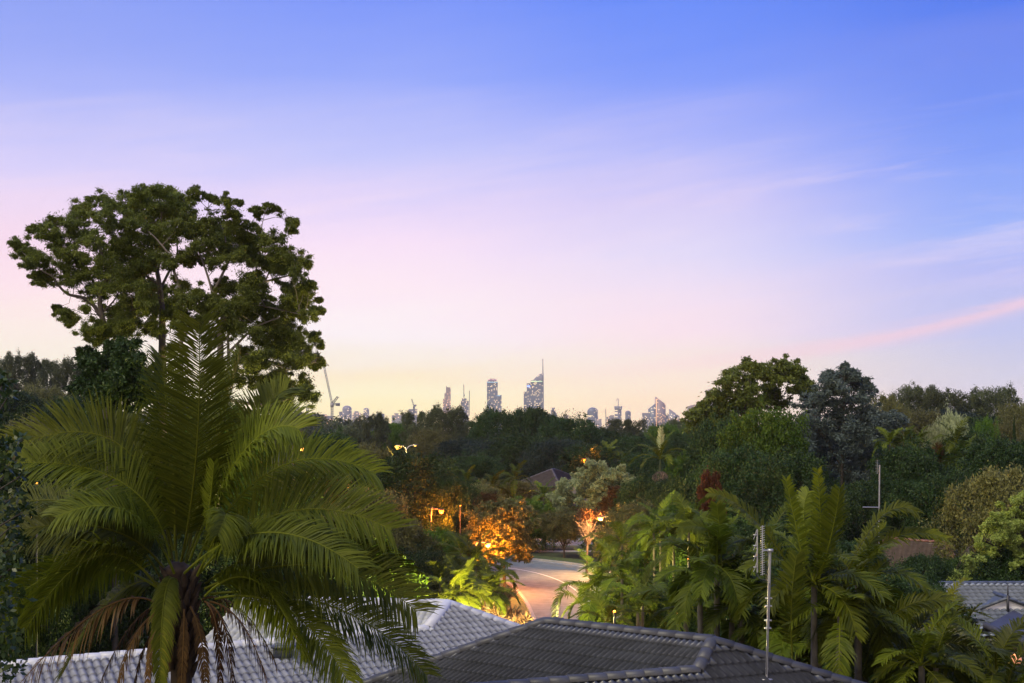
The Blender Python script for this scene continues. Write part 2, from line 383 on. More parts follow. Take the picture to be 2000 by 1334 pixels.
# --- tree kinds of unit height 1 and crown width 1 (scaled per tree); several variants each
PROTO = {}
def proto_tree(kind, var, leafm, bark, nclump, crown0, nleaf, l, w, trunk_r=.018, gap=0., shape='round', hang=.35):
    cs, rs = [], []
    for i in range(nclump):
        t = (i + .5) / nclump; a = i * 2.399 + rng.random() * .8
        z = crown0 + (1 - crown0) * (t ** .8)
        if shape == 'round': rad = .5 * math.sqrt(max(0.05, 1 - (2 * t - .85) ** 2 / 1.35))
        elif shape == 'umbrella': rad = .5 * (.45 + .55 * math.sin(min(1, t * 1.15) * math.pi * .8))
        elif shape == 'cone': rad = .5 * (1.02 - t) ** .8
        elif shape == 'column': rad = .5 * (1 - t ** 4) * .8
        rr = rad * (1 if gap == 0 else (.35 + .65 * rng.random())) * (.62 + .46 * rng.random() ** .6) * (1 + .16 * math.sin(3 * a + var))
        c = np.array([math.cos(a) * rr, math.sin(a) * rr, z])
        r = (.06 + .085 * rng.random() ** 1.5) * (1.25 if gap == 0 else .95) * (.6 if shape in ('cone', 'column') and t > .7 else 1)
        c[2] = min(c[2], 1 - r * .55); cs.append(c); rs.append(r)
    if gap == 0:                                   # dense kinds have a filled heart
        for i in range(nclump // 3):
            t = rng.random(); cs.append(np.array([rng.normal() * .1, rng.normal() * .1, crown0 + (1 - crown0) * .75 * t])); rs.append(.15)
    g = G(); clumps(g, cs, rs, nleaf, l, w, .8, hang)
    lo, lr = [], []
    for c, q in zip(cs, rs):
        for _ in range(3): lo.append(c + unit(1)[0] * q * rng.uniform(.7, 1.35)); lr.append(q * rng.uniform(.25, .55))
    lo = [np.array([k[0], k[1], max(k[2], .04)]) for k in lo]
    clumps(g, lo, lr, nleaf // 6, l * .9, w, .9, hang, .2, soft=.8, spread=1., out=.3)
    t_ = G(); top = .55 + .3 * crown0
    tp = np.array([[0, 0, -.08], [.01, .0, .15], [rng.normal() * .02, rng.normal() * .02, .4], [rng.normal() * .04, rng.normal() * .04, top]])
    t_.tube(tp, [trunk_r * 1.3, trunk_r, trunk_r * .8, trunk_r * .4], 7)
    for c, r in list(zip(cs, rs))[::2]:
        s = tp[1] + (tp[3] - tp[1]) * min(1, max(.1, rng.random() * .9)) if gap == 0 else tp[2] + (tp[3] - tp[2]) * rng.random()
        if s[2] > c[2]: s = tp[1] + (tp[2] - tp[1]) * rng.random()
        t_.tube(limb_path(s, c, 4), np.linspace(trunk_r * .5, trunk_r * .12, 4), 4)
    PROTO[kind, var] = (g.mesh(kind + '_crown', leafm), t_.mesh(kind + '_trunk', bark))
for v in range(4):
    proto_tree('gum', v, L_gumfar, B_pale, 46, .34, 520, .024, .40, .012, 1, 'umbrella')
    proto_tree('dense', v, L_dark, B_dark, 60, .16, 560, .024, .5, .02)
    proto_tree('green', v, L_green, B_dark, 58, .16, 540, .024, .5, .018)
    proto_tree('olive', v, L_olive, B_gum, 54, .2, 520, .024, .45, .016, 0)
    proto_tree('bush', v, L_green, B_dark, 50, .06, 480, .032, .5, .015)
    proto_tree('oliveb', v, L_olive, B_dark, 50, .06, 480, .032, .5, .015)
proto_tree('bluet', 0, L_bluedark, B_dark, 60, .12, 520, .024, .4, .015)
proto_tree('bluet', 1, L_bluedark, B_dark, 46, .16, 560, .024, .4, .015)
proto_tree('streettree', 0, L_olive, B_dark, 44, .42, 420, .028, .5, .02, 0, 'umbrella')
proto_tree('streettree', 1, L_olive, B_dark, 44, .40, 420, .028, .5, .02, 0, 'umbrella')
proto_tree('red', 0, L_red, B_dark, 30, .1, 420, .035, .5, .012, 1, 'round')
proto_tree('rust', 0, L_rust, B_dark, 34, .1, 420, .035, .5, .012, 1)
proto_tree('cypress', 0, L_dark, B_dark, 34, .04, 260, .05, .3, .012, 0, 'column', -.5)
proto_tree('paleround', 0, L_lumpy, B_gum, 60, .25, 260, .03, .6, .018, 0)
usedv = {}
def put(kind, px, py, w, Y, label, cat='tree', group=None, name=None):
    me = usedv.get(kind, 0); usedv[kind] = me + 1
    vars_ = [v for k, v in PROTO if k == kind]; cm, tm = PROTO[kind, vars_[me % len(vars_)]]
    top = at(px, py, Y); gz = float(ground(top[0], Y)); h = (top[2] - gz) * .968; ww = w / FPX * Y
    o = thing(name or 'tree', label, cat, (top[0], Y, gz), group, rng.random() * 6.28); o.scale = (ww, ww, h)
    for n, m_ in (('crown', cm), ('trunk', tm)):
        c = bpy.data.objects.new(n, m_); COL.objects.link(c); c.parent = o
    return o

# ---- trees: kind, centre px, top py, width px, distance, label
SK, MID, LOW = 'trees along the skyline', 'trees in the middle distance', 'shrubs and low trees of the gardens'
TREES = [
 # left hill
 ('gum', -15, 700, 90, 262, 'grey-green gum cut by the left edge of the hill', SK), ('gum', 42, 690, 84, 250, 'highest round-headed gum of the far left hill', SK),
 ('gum', 95, 703, 78, 270, 'open gum right of the highest one on the left hill', SK), ('gum', 138, 702, 70, 258, 'thin-crowned gum on the left hill beside the tall trees', SK),
 ('gum', 180, 706, 70, 280, 'hill gum half hidden behind the dark bushy tree', SK), ('dense', 20, 765, 130, 190, 'dark tree low at the left edge under the hill gums', MID),
 ('olive', 85, 758, 120, 200, 'dull green tree under the highest left hill gum', MID), ('dense', 150, 775, 120, 185, 'dark tree between the left hill and the leaning palm frond', MID),
 ('oliveb', 60, 830, 170, 120, 'brownish tree at the foot of the left hill', MID), ('dense', -10, 850, 150, 90, 'black-green tree behind the round-leaved branch at left', MID),
 ('dense', 150, 850, 180, 100, 'dark tree behind the left fronds of the big palm', MID), ('dense', 250, 830, 200, 90, 'dark tree right behind the crown of the big palm', MID),
 ('green', 430, 790, 170, 85, 'green tree behind the upright frond of the big palm', MID), ('olive', 510, 812, 140, 100, 'olive tree below the drooping gum branch and big palm', MID),
 ('gum', 575, 838, 80, 300, 'small far gum in front of the lit low block', SK),
 # left of the twin lamp
 ('dense', 648, 846, 104, 140, 'feathery near-black tree under the tall crane', MID), ('gum', 690, 836, 80, 300, 'brown-grey thin gum right of the tall crane', SK),
 ('olive', 700, 868, 110, 180, 'brownish tree between the crane and the twin-arm lamp', MID), ('gum', 732, 808, 70, 280, 'flat-topped gum below the small rounded tower', SK),
 ('green', 775, 826, 80, 290, 'rounded green skyline tree left of the pale-trunked gum', SK), ('oliveb', 735, 880, 90, 150, 'pale brown shrubby tree left of the twin-arm lamp', MID),
 ('gum', 820, 803, 84, 250, 'tall gum with bare pale trunks above the twin-arm lamp', SK), ('gum', 872, 794, 100, 245, 'tallest pale-trunked gum left of the city towers', SK),
 ('olive', 838, 838, 90, 235, 'olive crown behind the right arm of the twin lamp', SK),
 ('dense', 690, 905, 110, 110, 'dark tree with blue-green tint below the crane', MID),
 # centre mass
 ('gum', 920, 822, 90, 270, 'thin gum left of the domed central trees', SK), ('dense', 965, 803, 92, 230, 'domed dark tree directly under the twin-block tower', SK),
 ('green', 1012, 826, 80, 260, 'low dark-green tree between the two tallest towers', SK), ('dense', 1040, 797, 104, 225, 'tallest domed tree, under the tower with the spire', SK),
 ('gum', 1000, 808, 40, 235, 'umbrella-shaped twig crown left of the spire tower', SK), ('dense', 1112, 817, 120, 215, 'broad dome-shaped tree right of the spire tower', SK),
 ('dense', 1078, 815, 90, 235, 'dark dome between the spire tower and the broad dome', SK), ('bluet', 900, 858, 110, 200, 'blue-green tree behind the twin-arm lamp post', MID),
 ('bluet', 960, 862, 120, 195, 'shadowy blue-grey tree left of the centre wood', MID), ('dense', 1025, 850, 130, 190, 'dark tree in the middle of the centre wood', MID),
 ('bluet', 1090, 858, 130, 185, 'blue-black tree left of the small orange light', MID), ('dense', 1150, 868, 110, 180, 'dark tree behind the orange light in the wood', MID),
 ('dense', 930, 890, 110, 165, 'black tree low in the wood over the pale palm', MID), ('dense', 1050, 890, 120, 225, 'dark low tree behind the distant dark roof', MID),
 ('dense', 1185, 842, 104, 230, 'near-black round tree right of the orange light', SK), ('gum', 1218, 818, 90, 330, 'grey thin skyline gum below the flared tower', SK),
 ('olive', 1155, 838, 60, 320, 'pale brown far tree under the domed tower', SK), ('dense', 1242, 852, 90, 220, 'dark tree between the flared tower and the slanted towers', SK),
 ('green', 1300, 831, 80, 240, 'green dome under the slanted towers', SK), ('gum', 1335, 818, 70, 310, 'grey gum right below the slanted towers', SK),
 ('dense', 1345, 845, 90, 215, 'dark tree at the left foot of the umbrella gum', MID), ('dense', 1260, 885, 130, 170, 'dark tree behind the tall palm', MID),
 ('bluet', 1200, 895, 110, 180, 'bluish bush-like tree above the lumpy pale tree', MID),
 # below the twin lamp and the gardens behind the road
 ('dense', 808, 888, 175, 102, 'very dark dense round tree just below the twin-arm lamp', MID), ('dense', 880, 935, 110, 100, 'dark lower lobe tree right of the dark round tree', MID),
 ('oliveb', 930, 945, 110, 130, 'brown-olive shrub right of the dark round tree', LOW), ('oliveb', 990, 938, 120, 145, 'olive shrub under the pale palms', LOW),
 ('oliveb', 1060, 958, 110, 150, 'olive shrub in front of the distant dark roof', LOW), ('bush', 1020, 975, 110, 122, 'green shrub behind the orange-lit tree', LOW),
 ('rust', 945, 962, 90, 112, 'rusty brown shrub right of the orange lamp under the dark tree', LOW), ('rust', 1122, 928, 26, 190, 'small rusty shrub against the distant dark roof', LOW),
 ('dense', 1262, 935, 110, 112, 'dark round shrub left of the palm trunk', LOW), ('dense', 1338, 935, 120, 108, 'dark shrub right of the palm trunk', LOW),
 ('rust', 1205, 950, 80, 118, 'reddish twiggy shrub at the right of the lumpy pale tree', LOW), ('red', 1385, 922, 78, 92, 'dull red-leaved shrub among the green trees', LOW),
 ('green', 1350, 890, 100, 125, 'yellow-green tree left of the red-leaved shrub', MID), ('oliveb', 1240, 985, 120, 98, 'brownish hedge shrub right of the bright orange lamp', LOW),
 ('bush', 1320, 985, 120, 92, 'green shrub below the palm trunk', LOW), ('oliveb', 1225, 1030, 110, 86, 'dark olive bush right of the lit bare tree', LOW),
 ('bush', 1290, 1050, 140, 78, 'green bush over the right roadside palms', LOW),
 # left of the road behind the palm
 ('oliveb', 620, 905, 150, 95, 'olive tree behind the right fronds of the big palm', MID), ('bush', 560, 960, 170, 70, 'green bush right of the big palm crown', LOW),
 ('oliveb', 720, 960, 150, 85, 'brownish bush left of the dark round tree', LOW), ('bush', 850, 1035, 120, 82, 'green bush below the orange lamp under the dark tree', LOW),
 ('oliveb', 775, 1020, 140, 78, 'grey-olive bush left of the roadside palms', LOW), ('dense', 800, 1075, 150, 74, 'black bush left of the lit roadside palms', LOW),
 ('dense', 880, 1085, 110, 80, 'dark bush behind the lit roadside palms', LOW), ('bush', 700, 1060, 180, 66, 'green bush beyond the white roof behind palm fronds', LOW),
 ('dense', 600, 1060, 200, 62, 'dark bush beyond the white roof at the big palm', LOW), ('dense', 420, 1010, 220, 60, 'dark tree behind the trunk top of the big palm', LOW),
 ('dense', 180, 960, 240, 60, 'dark bush behind the lower left fronds of the big palm', LOW), ('dense', 20, 980, 200, 55, 'dark bush behind the round-leaved shrub at left', LOW),
 # road side
 ('streettree', 1102, 1000, 84, 116, 'round street tree on forked trunks beside the far kerb', MID), ('streettree', 1066, 1008, 56, 124, 'slim street tree left of the forked street tree', MID),
 ('bush', 1055, 990, 90, 140, 'yellow-green tree behind the cross road', LOW),
 # right mass
 ('dense', 1420, 820, 130, 118, 'dark green tree under the left of the umbrella gum', MID), ('green', 1500, 800, 160, 112, 'mid-green tree with pale stems below the umbrella gum', MID),
 ('dense', 1450, 880, 170, 104, 'dark green tree above the right palms', MID), ('dense', 1540, 890, 160, 100, 'dark tree behind the upright frond of the right palms', MID),
 ('green', 1400, 905, 110, 112, 'dark yellowish tree right of the red-leaved shrub', MID),
 ('olive', 1730, 772, 90, 175, 'brown-olive tree right of the blue-grey tree', SK), ('gum', 1790, 754, 110, 240, 'feathery gum on the right skyline, second from the blue-grey tree', SK),
 ('gum', 1840, 762, 120, 235, 'broad gum in the middle of the right skyline', SK), ('gum', 1895, 778, 100, 250, 'low gum in the dip of the right skyline', SK),
 ('gum', 1942, 757, 120, 225, 'open-topped gum highest at the right edge of the skyline', SK), ('olive', 1990, 790, 90, 190, 'olive tree cut by the right edge of the photo', SK),
 ('olive', 1790, 800, 130, 200, 'brown tree under the feathery right gum', MID), ('bluet', 1850, 800, 150, 205, 'blue-shadowed tree under the broad right gum', MID),
 ('dense', 1910, 815, 150, 190, 'dark tree under the open-topped right gum', MID), ('paleround', 1860, 808, 58, 140, 'round pale olive tree standing out among the right trees', MID),
 ('paleround', 1824, 832, 44, 138, 'small pale tree left of the round pale olive tree', MID), ('green', 1925, 822, 46, 150, 'light green round-topped tree right of the round pale tree', MID),
 ('olive', 1960, 828, 90, 160, 'olive tree behind the thin cypress', MID),
 ('rust', 1832, 866, 44, 120, 'orange-brown shrub right of the second antenna', LOW), ('dense', 1770, 872, 140, 104, 'rounded black-green tree right of the second antenna', MID),
 ('dense', 1900, 850, 130, 118, 'dark tree under the light green round top', MID), ('dense', 1960, 862, 170, 100, 'wide dark tree at the right edge over the flowering tree', MID),
 ('dense', 1700, 940, 140, 96, 'black tree around the second antenna mast', MID), ('dense', 1800, 940, 150, 94, 'black tree above the brown roof', MID),
 ('dense', 1870, 930, 130, 92, 'black tree beside the orange light at right', MID), ('olive', 1965, 915, 210, 74, 'mid-green feathery tree behind the flowering tree', MID),
 ('dense', 1640, 960, 160, 88, 'black tree behind the right palm fronds', MID), ('dense', 1800, 1085, 110, 66, 'dark bush in front of the brown roof', LOW),
 ('dense', 1880, 1090, 120, 72, 'dark bush between brown roof and flowering tree', LOW), ('dense', 1950, 1075, 150, 70, 'black hedge under the flowering tree', LOW),
 ('bush', 1400, 1010, 150, 70, 'green bush left of the front antenna palms', LOW), ('dense', 1500, 1020, 180, 62, 'dark bush behind the front antenna', LOW),
 ('dense', 1640, 1060, 200, 56, 'dark bush within the right palms', LOW), ('dense', 1760, 1120, 190, 48, 'dark bush right of the right palms', LOW),
 ('dense', 1360, 1120, 160, 56, 'dark bush between roadside and right palms', LOW), ('dense', 1480, 1180, 190, 46, 'dark bush below the front antenna', LOW),
 ('dense', 1260, 1150, 160, 60, 'dark bush among the right roadside palms', LOW), ('dense', 1620, 1200, 210, 42, 'dark bush under the right palms', LOW),
 ('dense', 1720, 1230, 200, 37, 'dark bush at the bottom of the right palms', LOW), ('oliveb', 1840, 1230, 220, 38, 'olive bush under the yellow palm by the gable', LOW),
 ('dense', 1940, 1280, 160, 34, 'dark bush in the lower right corner', LOW),
]
for k, px, py, w, Y, lab, grp in TREES:
    low = grp == LOW
    put(k, px, py, w, Y, lab, 'shrub' if low else 'tree', grp, 'shrub' if low else {'gum': 'gum_tree'}.get(k, 'tree'))
put('cypress', 1981, 818, 9, 150, 'thin dark cypress column near the right edge', 'tree', None, 'cypress_tree')

# undergrowth that nobody could count, and the far wood behind the skyline trees
g = G(); cs = []
while len(cs) < 1500:
    y = rng.uniform(60, 260); x = rng.uniform(-.46, .46) * y
    dr = np.min(np.hypot(road[:, 0] - x, road[:, 1] - y))
    if dr < 9.8 or math.hypot(x + 1.9, y - 62) < 7 or (118 < y < 142 and -8 < x < 16): continue
    r = rng.uniform(.8, 1.9) * (1 + y / 300); cs.append((x, y, float(ground(x, y)) + r * .5, r))
cs = np.array(cs); clumps(g, cs[:, :3], cs[:, 3], 170, .42, .5, .8)
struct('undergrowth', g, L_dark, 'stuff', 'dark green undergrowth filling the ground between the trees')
g = G(); cs = []
for i in range(1500):
    y = rng.uniform(330, 900); x = rng.uniform(-.47, .47) * y; h = float(ground(x, y)) + rng.uniform(5, 11) * (1.2 if rng.random() < .2 else 1)
    r = rng.uniform(3, 5.5); cs.append((x, y, h - r * .7, r)); cs.append((x + rng.normal(), y + 1, h * .45, r))
cs = np.array(cs); clumps(g, cs[:, :3], cs[:, 3], 110, 1.3, .5, .8)
struct('far_wood', g, L_gumfar, 'stuff', 'far wood below the city skyline')

# ------------------------------------------------------------------ traced hero trees (outline from the photo, real depth and size)
def hero(label, name, Y, base_px, limbs, cl, leafm, bark, nl, l, w, depth, scale, r0, grp=None, squash=.8, cat='tree', hang=.35, twig=True, shell=.45):
    """limbs: list of (px path, r start, r end); cl: (px, py, r px)"""
    bx = at(base_px, HOR, Y)[0]; gz = float(ground(bx, Y)); o = thing(name, label, cat, (bx, Y, gz), grp)
    t_ = G(); nodes = []
    for k, (path, ra, rb) in enumerate(limbs):
        off = rng.normal() * depth * .25; n = len(path); P = []
        for i, (x, y) in enumerate(path):
            if y is None: P.append(np.array([bx, Y, gz - .3])); continue
            P.append(at(x, y, Y + off * i / max(1, n - 1)))
        P = spline(P, n * 4); t_.tube(P, np.linspace(ra, rb, len(P)) * .78, 8); nodes += list(P[len(P) // 3:])
    nodes = np.array(nodes)
    C = []; Rr = []
    for x, y, r in cl:
        dy = rng.uniform(-1, 1) * depth; C.append(at(x, y, Y + dy)); Rr.append(r / FPX * Y)
    C = np.array(C); Rr = np.array(Rr)
    if twig:
        for c, r in zip(C, Rr):
            d = np.linalg.norm(nodes - c, axis=1) + np.where(nodes[:, 2] > c[2], 1.2, 0); j = int(np.argmin(d))
            t_.tube(limb_path(nodes[j], c, 5), np.linspace(r0 * .45, r0 * .12, 5), 5)
            for q in range(4):
                e = c + unit(1)[0] * r * 1.1; t_.tube(limb_path(c, e, 3), np.linspace(r0 * .12, r0 * .05, 3), 4)
    part('trunk', t_, bark, o, smooth=True)
    g = G(); nn = np.maximum(50, .42 * nl * (Rr / np.median(Rr)) ** 2); clumps(g, C, Rr * .82, nn * .9, l * .85, w, squash, hang, shell, spread=.9, out=.3)
    if twig and len(C) > 20:                        # thin foliage bridging neighbouring clumps
        bc, br = [], []
        for i in range(len(C)):
            dd_ = np.linalg.norm(C - C[i], axis=1); dd_[i] = 99
            for j in np.argsort(dd_)[:3]:
                if dd_[j] < 2.6 * (Rr[i] + Rr[j]): f = rng.uniform(.3, .7); bc.append(C[i] * f + C[j] * (1 - f) + rng.normal(size=3) * Rr[i] * .35); br.append(Rr[i] * rng.uniform(.35, .7))
        clumps(g, bc, br, int(nl * .065), l * .85, w, squash, hang + .3, .1, spread=1., soft=.9, out=.2)
    # break each clump into lobes so that the outline is ragged
    sub = []; sr = []
    for c, r in zip(C, Rr):
        for q in range(12): sub.append(c + unit(1)[0] * r * rng.uniform(.5, 1.75) * np.array([1, 1, .75])); sr.append(r * rng.uniform(.18, .46))
    clumps(g, sub, sr, int(nl * .2), l * .8, w, squash * .9, hang + .2, .1, spread=1., soft=.8, out=.25)
    part('crown', g, leafm, o)
    return o
Z1 = lambda x, y, r: (x / 2.857, 340 + y / 2.857, r / 2.857)
cl_left = [(95,400,40),(200,470,60),(140,440,45),(290,270,48),(240,340,52),(320,360,55),(430,240,58),(400,290,48),(470,190,48),(570,150,46),(620,180,42),(600,240,56),(620,300,56),(450,350,70),(520,400,64),(280,560,55),(250,590,36),(380,530,60),(440,470,56),(350,450,56),(420,600,52),(500,560,60),(570,500,56),(640,450,60),(660,540,64),(520,660,54),(180,310,22),(200,580,32),(600,640,54),(650,600,60),(390,790,42),(350,770,28),(400,830,28),(470,750,22),(490,880,40),(530,910,48),(560,850,46),(610,870,46),(630,780,54),(650,830,54),(700,760,54),(740,720,54),(750,840,54),(700,850,54),(690,900,54),(315,745,16),(160,500,30)]
lb_left = [([(595, None), (597, 1250), (595, 1010), (590, 880), (565, 780), (560, 680), (600, 560), (560, 420), (540, 300)], .30, .05), ([(558, 790), (520, 730), (460, 690), (380, 670), (325, 620), (290, 570), (170, 510)], .14, .03),
           ([(560, 690), (520, 600), (470, 520), (420, 400), (400, 300)], .10, .03), ([(597, 1300), (622, 1000), (632, 930), (690, 820), (740, 740)], .16, .04), ([(590, 560), (640, 420), (620, 280)], .08, .03), ([(565, 780), (640, 700), (690, 600)], .07, .03)]
cl_mid = [(700,140,56),(770,90,42),(760,160,56),(800,140,56),(880,90,42),(920,130,56),(960,110,46),(990,150,56),(1040,200,54),(880,190,64),(800,240,62),(740,270,54),(900,250,70),(850,310,62),(780,360,54),(960,200,62),(830,400,56),(760,440,54),(900,400,48),(700,500,66),(720,600,62),(780,560,50),(860,480,50),(750,650,58),(900,690,50),(860,760,42),(930,740,44),(980,760,40),(830,690,50),(770,500,60),(690,380,40),(730,340,40),(850,880,44),(1060,260,40),(690,210,40),(900,330,60),(820,500,44),(770,620,46),(800,720,48),(760,760,46)]
lb_mid = [([(905, None), (905, 1200), (905, 960), (905, 780), (892, 640), (880, 560), (860, 480), (830, 330), (800, 220)], .30, .05), ([(895, 640), (935, 560), (990, 440), (960, 250)], .11, .03), ([(890, 620), (820, 570), (760, 520), (700, 400), (700, 200)], .10, .03), ([(880, 560), (900, 400), (900, 180)], .08, .03), ([(905, 800), (850, 740), (780, 700)], .06, .02)]
cl_right = [(940,340,50),(1000,290,50),(1060,310,55),(1100,340,55),(1180,270,54),(1230,310,54),(1210,370,62),(1300,390,62),(1380,410,54),(1250,440,50),(1330,470,52),(1440,480,54),(1500,510,54),(1540,540,46),(1400,450,46),(1130,390,54),(1290,290,46),(1370,300,46),(1340,340,46),(950,500,50),(1050,470,46),(1150,470,44),(1200,500,40),(1440,370,52),(1500,370,52),(1540,430,52),(1600,450,52),(1620,500,42),(1570,500,42),(1700,490,30),(1650,560,36),(1630,270,32),(1620,310,22),(1510,190,28),(1440,215,36),(1250,150,34),(1180,140,22),(1090,110,34),(1330,160,16),(1310,220,26),
 (1100,680,54),(1060,720,46),(1180,700,54),(1220,750,54),(1300,640,62),(1380,590,54),(1400,650,62),(1450,620,54),(1340,720,62),(1440,720,70),(1500,760,70),(1380,800,70),(1300,800,52),(1500,850,62),(1550,800,60),(1560,900,50),(1600,640,44),(1660,660,52),(1700,650,42),(1730,610,24),(1690,700,42),(1620,760,50),(1680,770,50),(1740,780,36),(1800,760,12),(1590,720,42),(1760,910,30),(1660,910,42),(1680,950,34),(1620,960,42),(1550,1000,50),(1480,960,50),(1700,1050,44),(1750,1030,36),(1780,1060,30),(1620,1040,42),(1700,1180,54),(1720,1250,44),(1690,1230,44),(1560,1120,50),(1480,1160,50),(1580,1170,42),(1440,1060,40),(1350,1000,46),(1400,1080,46),(1000,690,50),(1000,790,50),(1050,830,50),(1120,840,50),(1190,1050,50),(1480,1260,50),(1560,1240,44),(1780,700,10),(1790,960,10)]
lb_right = [([(1180, None), (1220, 1200), (1230, 1000), (1230, 850), (1250, 800), (1330, 720), (1400, 640), (1480, 600), (1640, 560)], .26, .04), ([(1228, 850), (1200, 790), (1180, 640), (1110, 430), (1060, 330)], .12, .03), ([(1190, 660), (1260, 520), (1300, 440), (1380, 330)], .10, .03), ([(1190, 1300), (1270, 1100), (1275, 860), (1330, 740)], .14, .04),
            ([(1270, 1060), (1400, 1000), (1480, 1040), (1560, 1060), (1610, 1090), (1650, 1080), (1760, 1050)], .11, .03), ([(1220, 1250), (1480, 1290), (1590, 1260), (1650, 1230), (1710, 1190)], .11, .03), ([(1010, 1300), (1012, 800), (1010, 660), (970, 540), (950, 460), (880, 370), (830, 320)], .14, .03), ([(1330, 720), (1480, 740), (1620, 770), (1740, 800)], .07, .02), ([(1400, 640), (1440, 480), (1460, 300), (1480, 210)], .06, .015), ([(1480, 600), (1560, 400), (1620, 290)], .05, .015), ([(1250, 800), (1150, 780), (1060, 760)], .06, .02), ([(1640,560),(1700,500)], .03, .012), ([(1270, 500), (1240, 300), (1100, 130)], .05, .012), ([(1270, 1000), (1420, 860), (1560, 800)], .09, .03)]
def zl(lb): return [([((x / 2.857), None if y is None else 340 + y / 2.857) for x, y in p], a, b) for p, a, b in lb]
TG = 'three tall gum trees that form the big crown at left'
hero('tall gum on the left of the big crown, with a bowed limb reaching left', 'gum_tree', 61, 208, zl(lb_left), [Z1(*c) for c in cl_left] + [(290,600,18),(330,620,16),(300,640,14),(270,560,14),(250,620,14),(230,480,16)], L_gum, B_gum, 1500, .145, .32, 2.0, 1, .05, TG)
hero('tall gum in the middle of the big crown, with a straight dark trunk', 'gum_tree', 63, 316, zl(lb_mid), [Z1(*c) for c in cl_mid] + [(340,610,16),(340,680,16),(300,560,16),(280,520,16)], L_gum, B_gum, 1500, .145, .32, 2.2, 1, .05, TG)
hero('widest tall gum of the big crown, pale stems and ragged drooping right side', 'gum_tree', 60, 413, zl(lb_right), [Z1(*c) for c in cl_right] + [(450,640,18),(480,650,20),(520,650,20),(470,700,18),(510,700,20),(550,690,20),(455,740,16),(500,745,18),(540,740,18),(440,600,16),(480,600,16),(420,660,15),(430,560,16),(360,560,18),(370,500,16),(360,640,16),(400,610,16),(560,640,18),(580,700,16),(560,780,18),(520,790,18)], L_gum, B_pale, 1500, .145, .32, 2.4, 1, .045, TG)
hero('dark bushy tree at the foot of the tall gums, left of the big palm frond', 'bushy_tree', 58, 225, [([(640, None), (640, 1200), (640, 1050)], .2, .08)] and zl([([(640, None), (640, 1250), (640, 1060)], .2, .08)]),
     [Z1(*c) for c in [(500,1000,48),(540,1080,60),(600,1060,60),(650,1000,60),(720,980,70),(700,1060,80),(600,1160,80),(700,1160,80),(500,1140,60),(760,1080,70),(540,1240,80),(650,1260,90),(760,1240,90),(760,1160,70),(480,1200,50),(860,1200,80)]], L_dark, B_dark, 900, .24, .42, 1.5, 1, .07)
# umbrella gum of the right skyline
U = lambda x, y, r: (1320 + x / 2.941, 680 + y / 2.941, r / 2.941)
cl_u = [(330,140,40),(410,105,45),(440,130,40),(510,115,48),(480,150,36),(620,95,50),(600,130,40),(680,115,40),(690,150,45),(730,190,40),(760,220,34),(790,250,26),(300,190,44),(400,205,42),(340,160,36),(540,160,36),(570,190,36),(630,160,34),(520,230,40),(560,260,38),(240,270,50),(300,265,44),(360,280,48),(200,320,50),(260,340,50),(150,360,46),(120,390,40),(190,390,46),(280,390,46),(330,400,50),(440,250,44),(420,310,44),(500,300,44),(560,310,40),(610,330,44),(360,350,40),(90,410,34),(740,260,30),(690,240,26),(460,350,50),(130,440,50),(230,450,50),(330,460,50)]
lb_u = [([(390, None), (395, 520), (390, 400), (400, 330), (430, 270), (420, 200)], .22, .05), ([(395, 420), (340, 330), (280, 250), (320, 160)], .11, .03), ([(395, 400), (500, 330), (620, 270), (700, 180)], .12, .03), ([(560, 300), (590, 230), (610, 150)], .06, .02), ([(620, 270), (640, 220), (660, 160)], .05, .02), ([(640, 265), (700, 240), (745, 205)], .05, .02), ([(390, 420), (250, 400), (150, 380)], .09, .03), ([(620,310),(680,260),(720,200)],.05,.02), ([(600,300),(640,230),(640,150)],.05,.02)]
def zu(lb): return [([(1320 + x / 2.941, None if y is None else 680 + y / 2.941) for x, y in p], a, b) for p, a, b in lb]
hero('umbrella-shaped gum with see-through top right of the city', 'gum_tree', 130, 1455, zu(lb_u), [U(*c) for c in cl_u], L_gum, B_gum, 560, .36, .42, 2.4, 1, .10)
# blue-grey tree
cl_b = [(975,100,12),(965,125,20),(980,150,24),(950,170,30),(1000,190,30),(880,150,30),(890,180,30),(860,170,22),(1035,140,22),(1030,170,28),(1050,190,34),(1090,200,26),(850,220,44),(910,230,48),(970,240,50),(1040,240,48),(1100,245,40),(840,270,44),(790,300,50),(860,310,55),(930,310,55),(1000,310,55),(1070,300,50),(760,350,55),(830,370,60),(900,380,60),(980,380,60),(1060,370,56),(1130,370,54),(1180,400,50),(1250,400,40),(740,420,60),(800,440,60),(880,450,64),(960,460,64),(1040,450,60),(1120,440,60),(1200,450,56),(1270,440,40),(720,490,60),(790,510,60),(870,520,64),(950,530,64),(1030,520,64),(1110,520,60),(1190,510,54),(740,570,60),(820,590,60),(900,600,64),(980,610,64),(1060,600,60),(1140,590,60),(1200,580,44),(780,650,60),(870,670,64),(960,690,64),(1050,680,60),(1130,660,56),(820,740,60),(900,760,60),(1000,770,60),(1090,750,50),(1290,390,22)]
hero('shaggy blue-grey tree with a pointed top beside the umbrella gum', 'shaggy_tree', 120, 1645, zu([([(955, None), (955, 700), (965, 400), (970, 120)], .3, .04), ([(960, 700), (880, 560), (800, 420)], .1, .03), ([(960, 640), (1060, 500), (1200, 440)], .1, .03)]), [U(*c) for c in cl_b], L_blue, B_dark, 420, .34, .36, 2.6, 1, .09, None, .85)
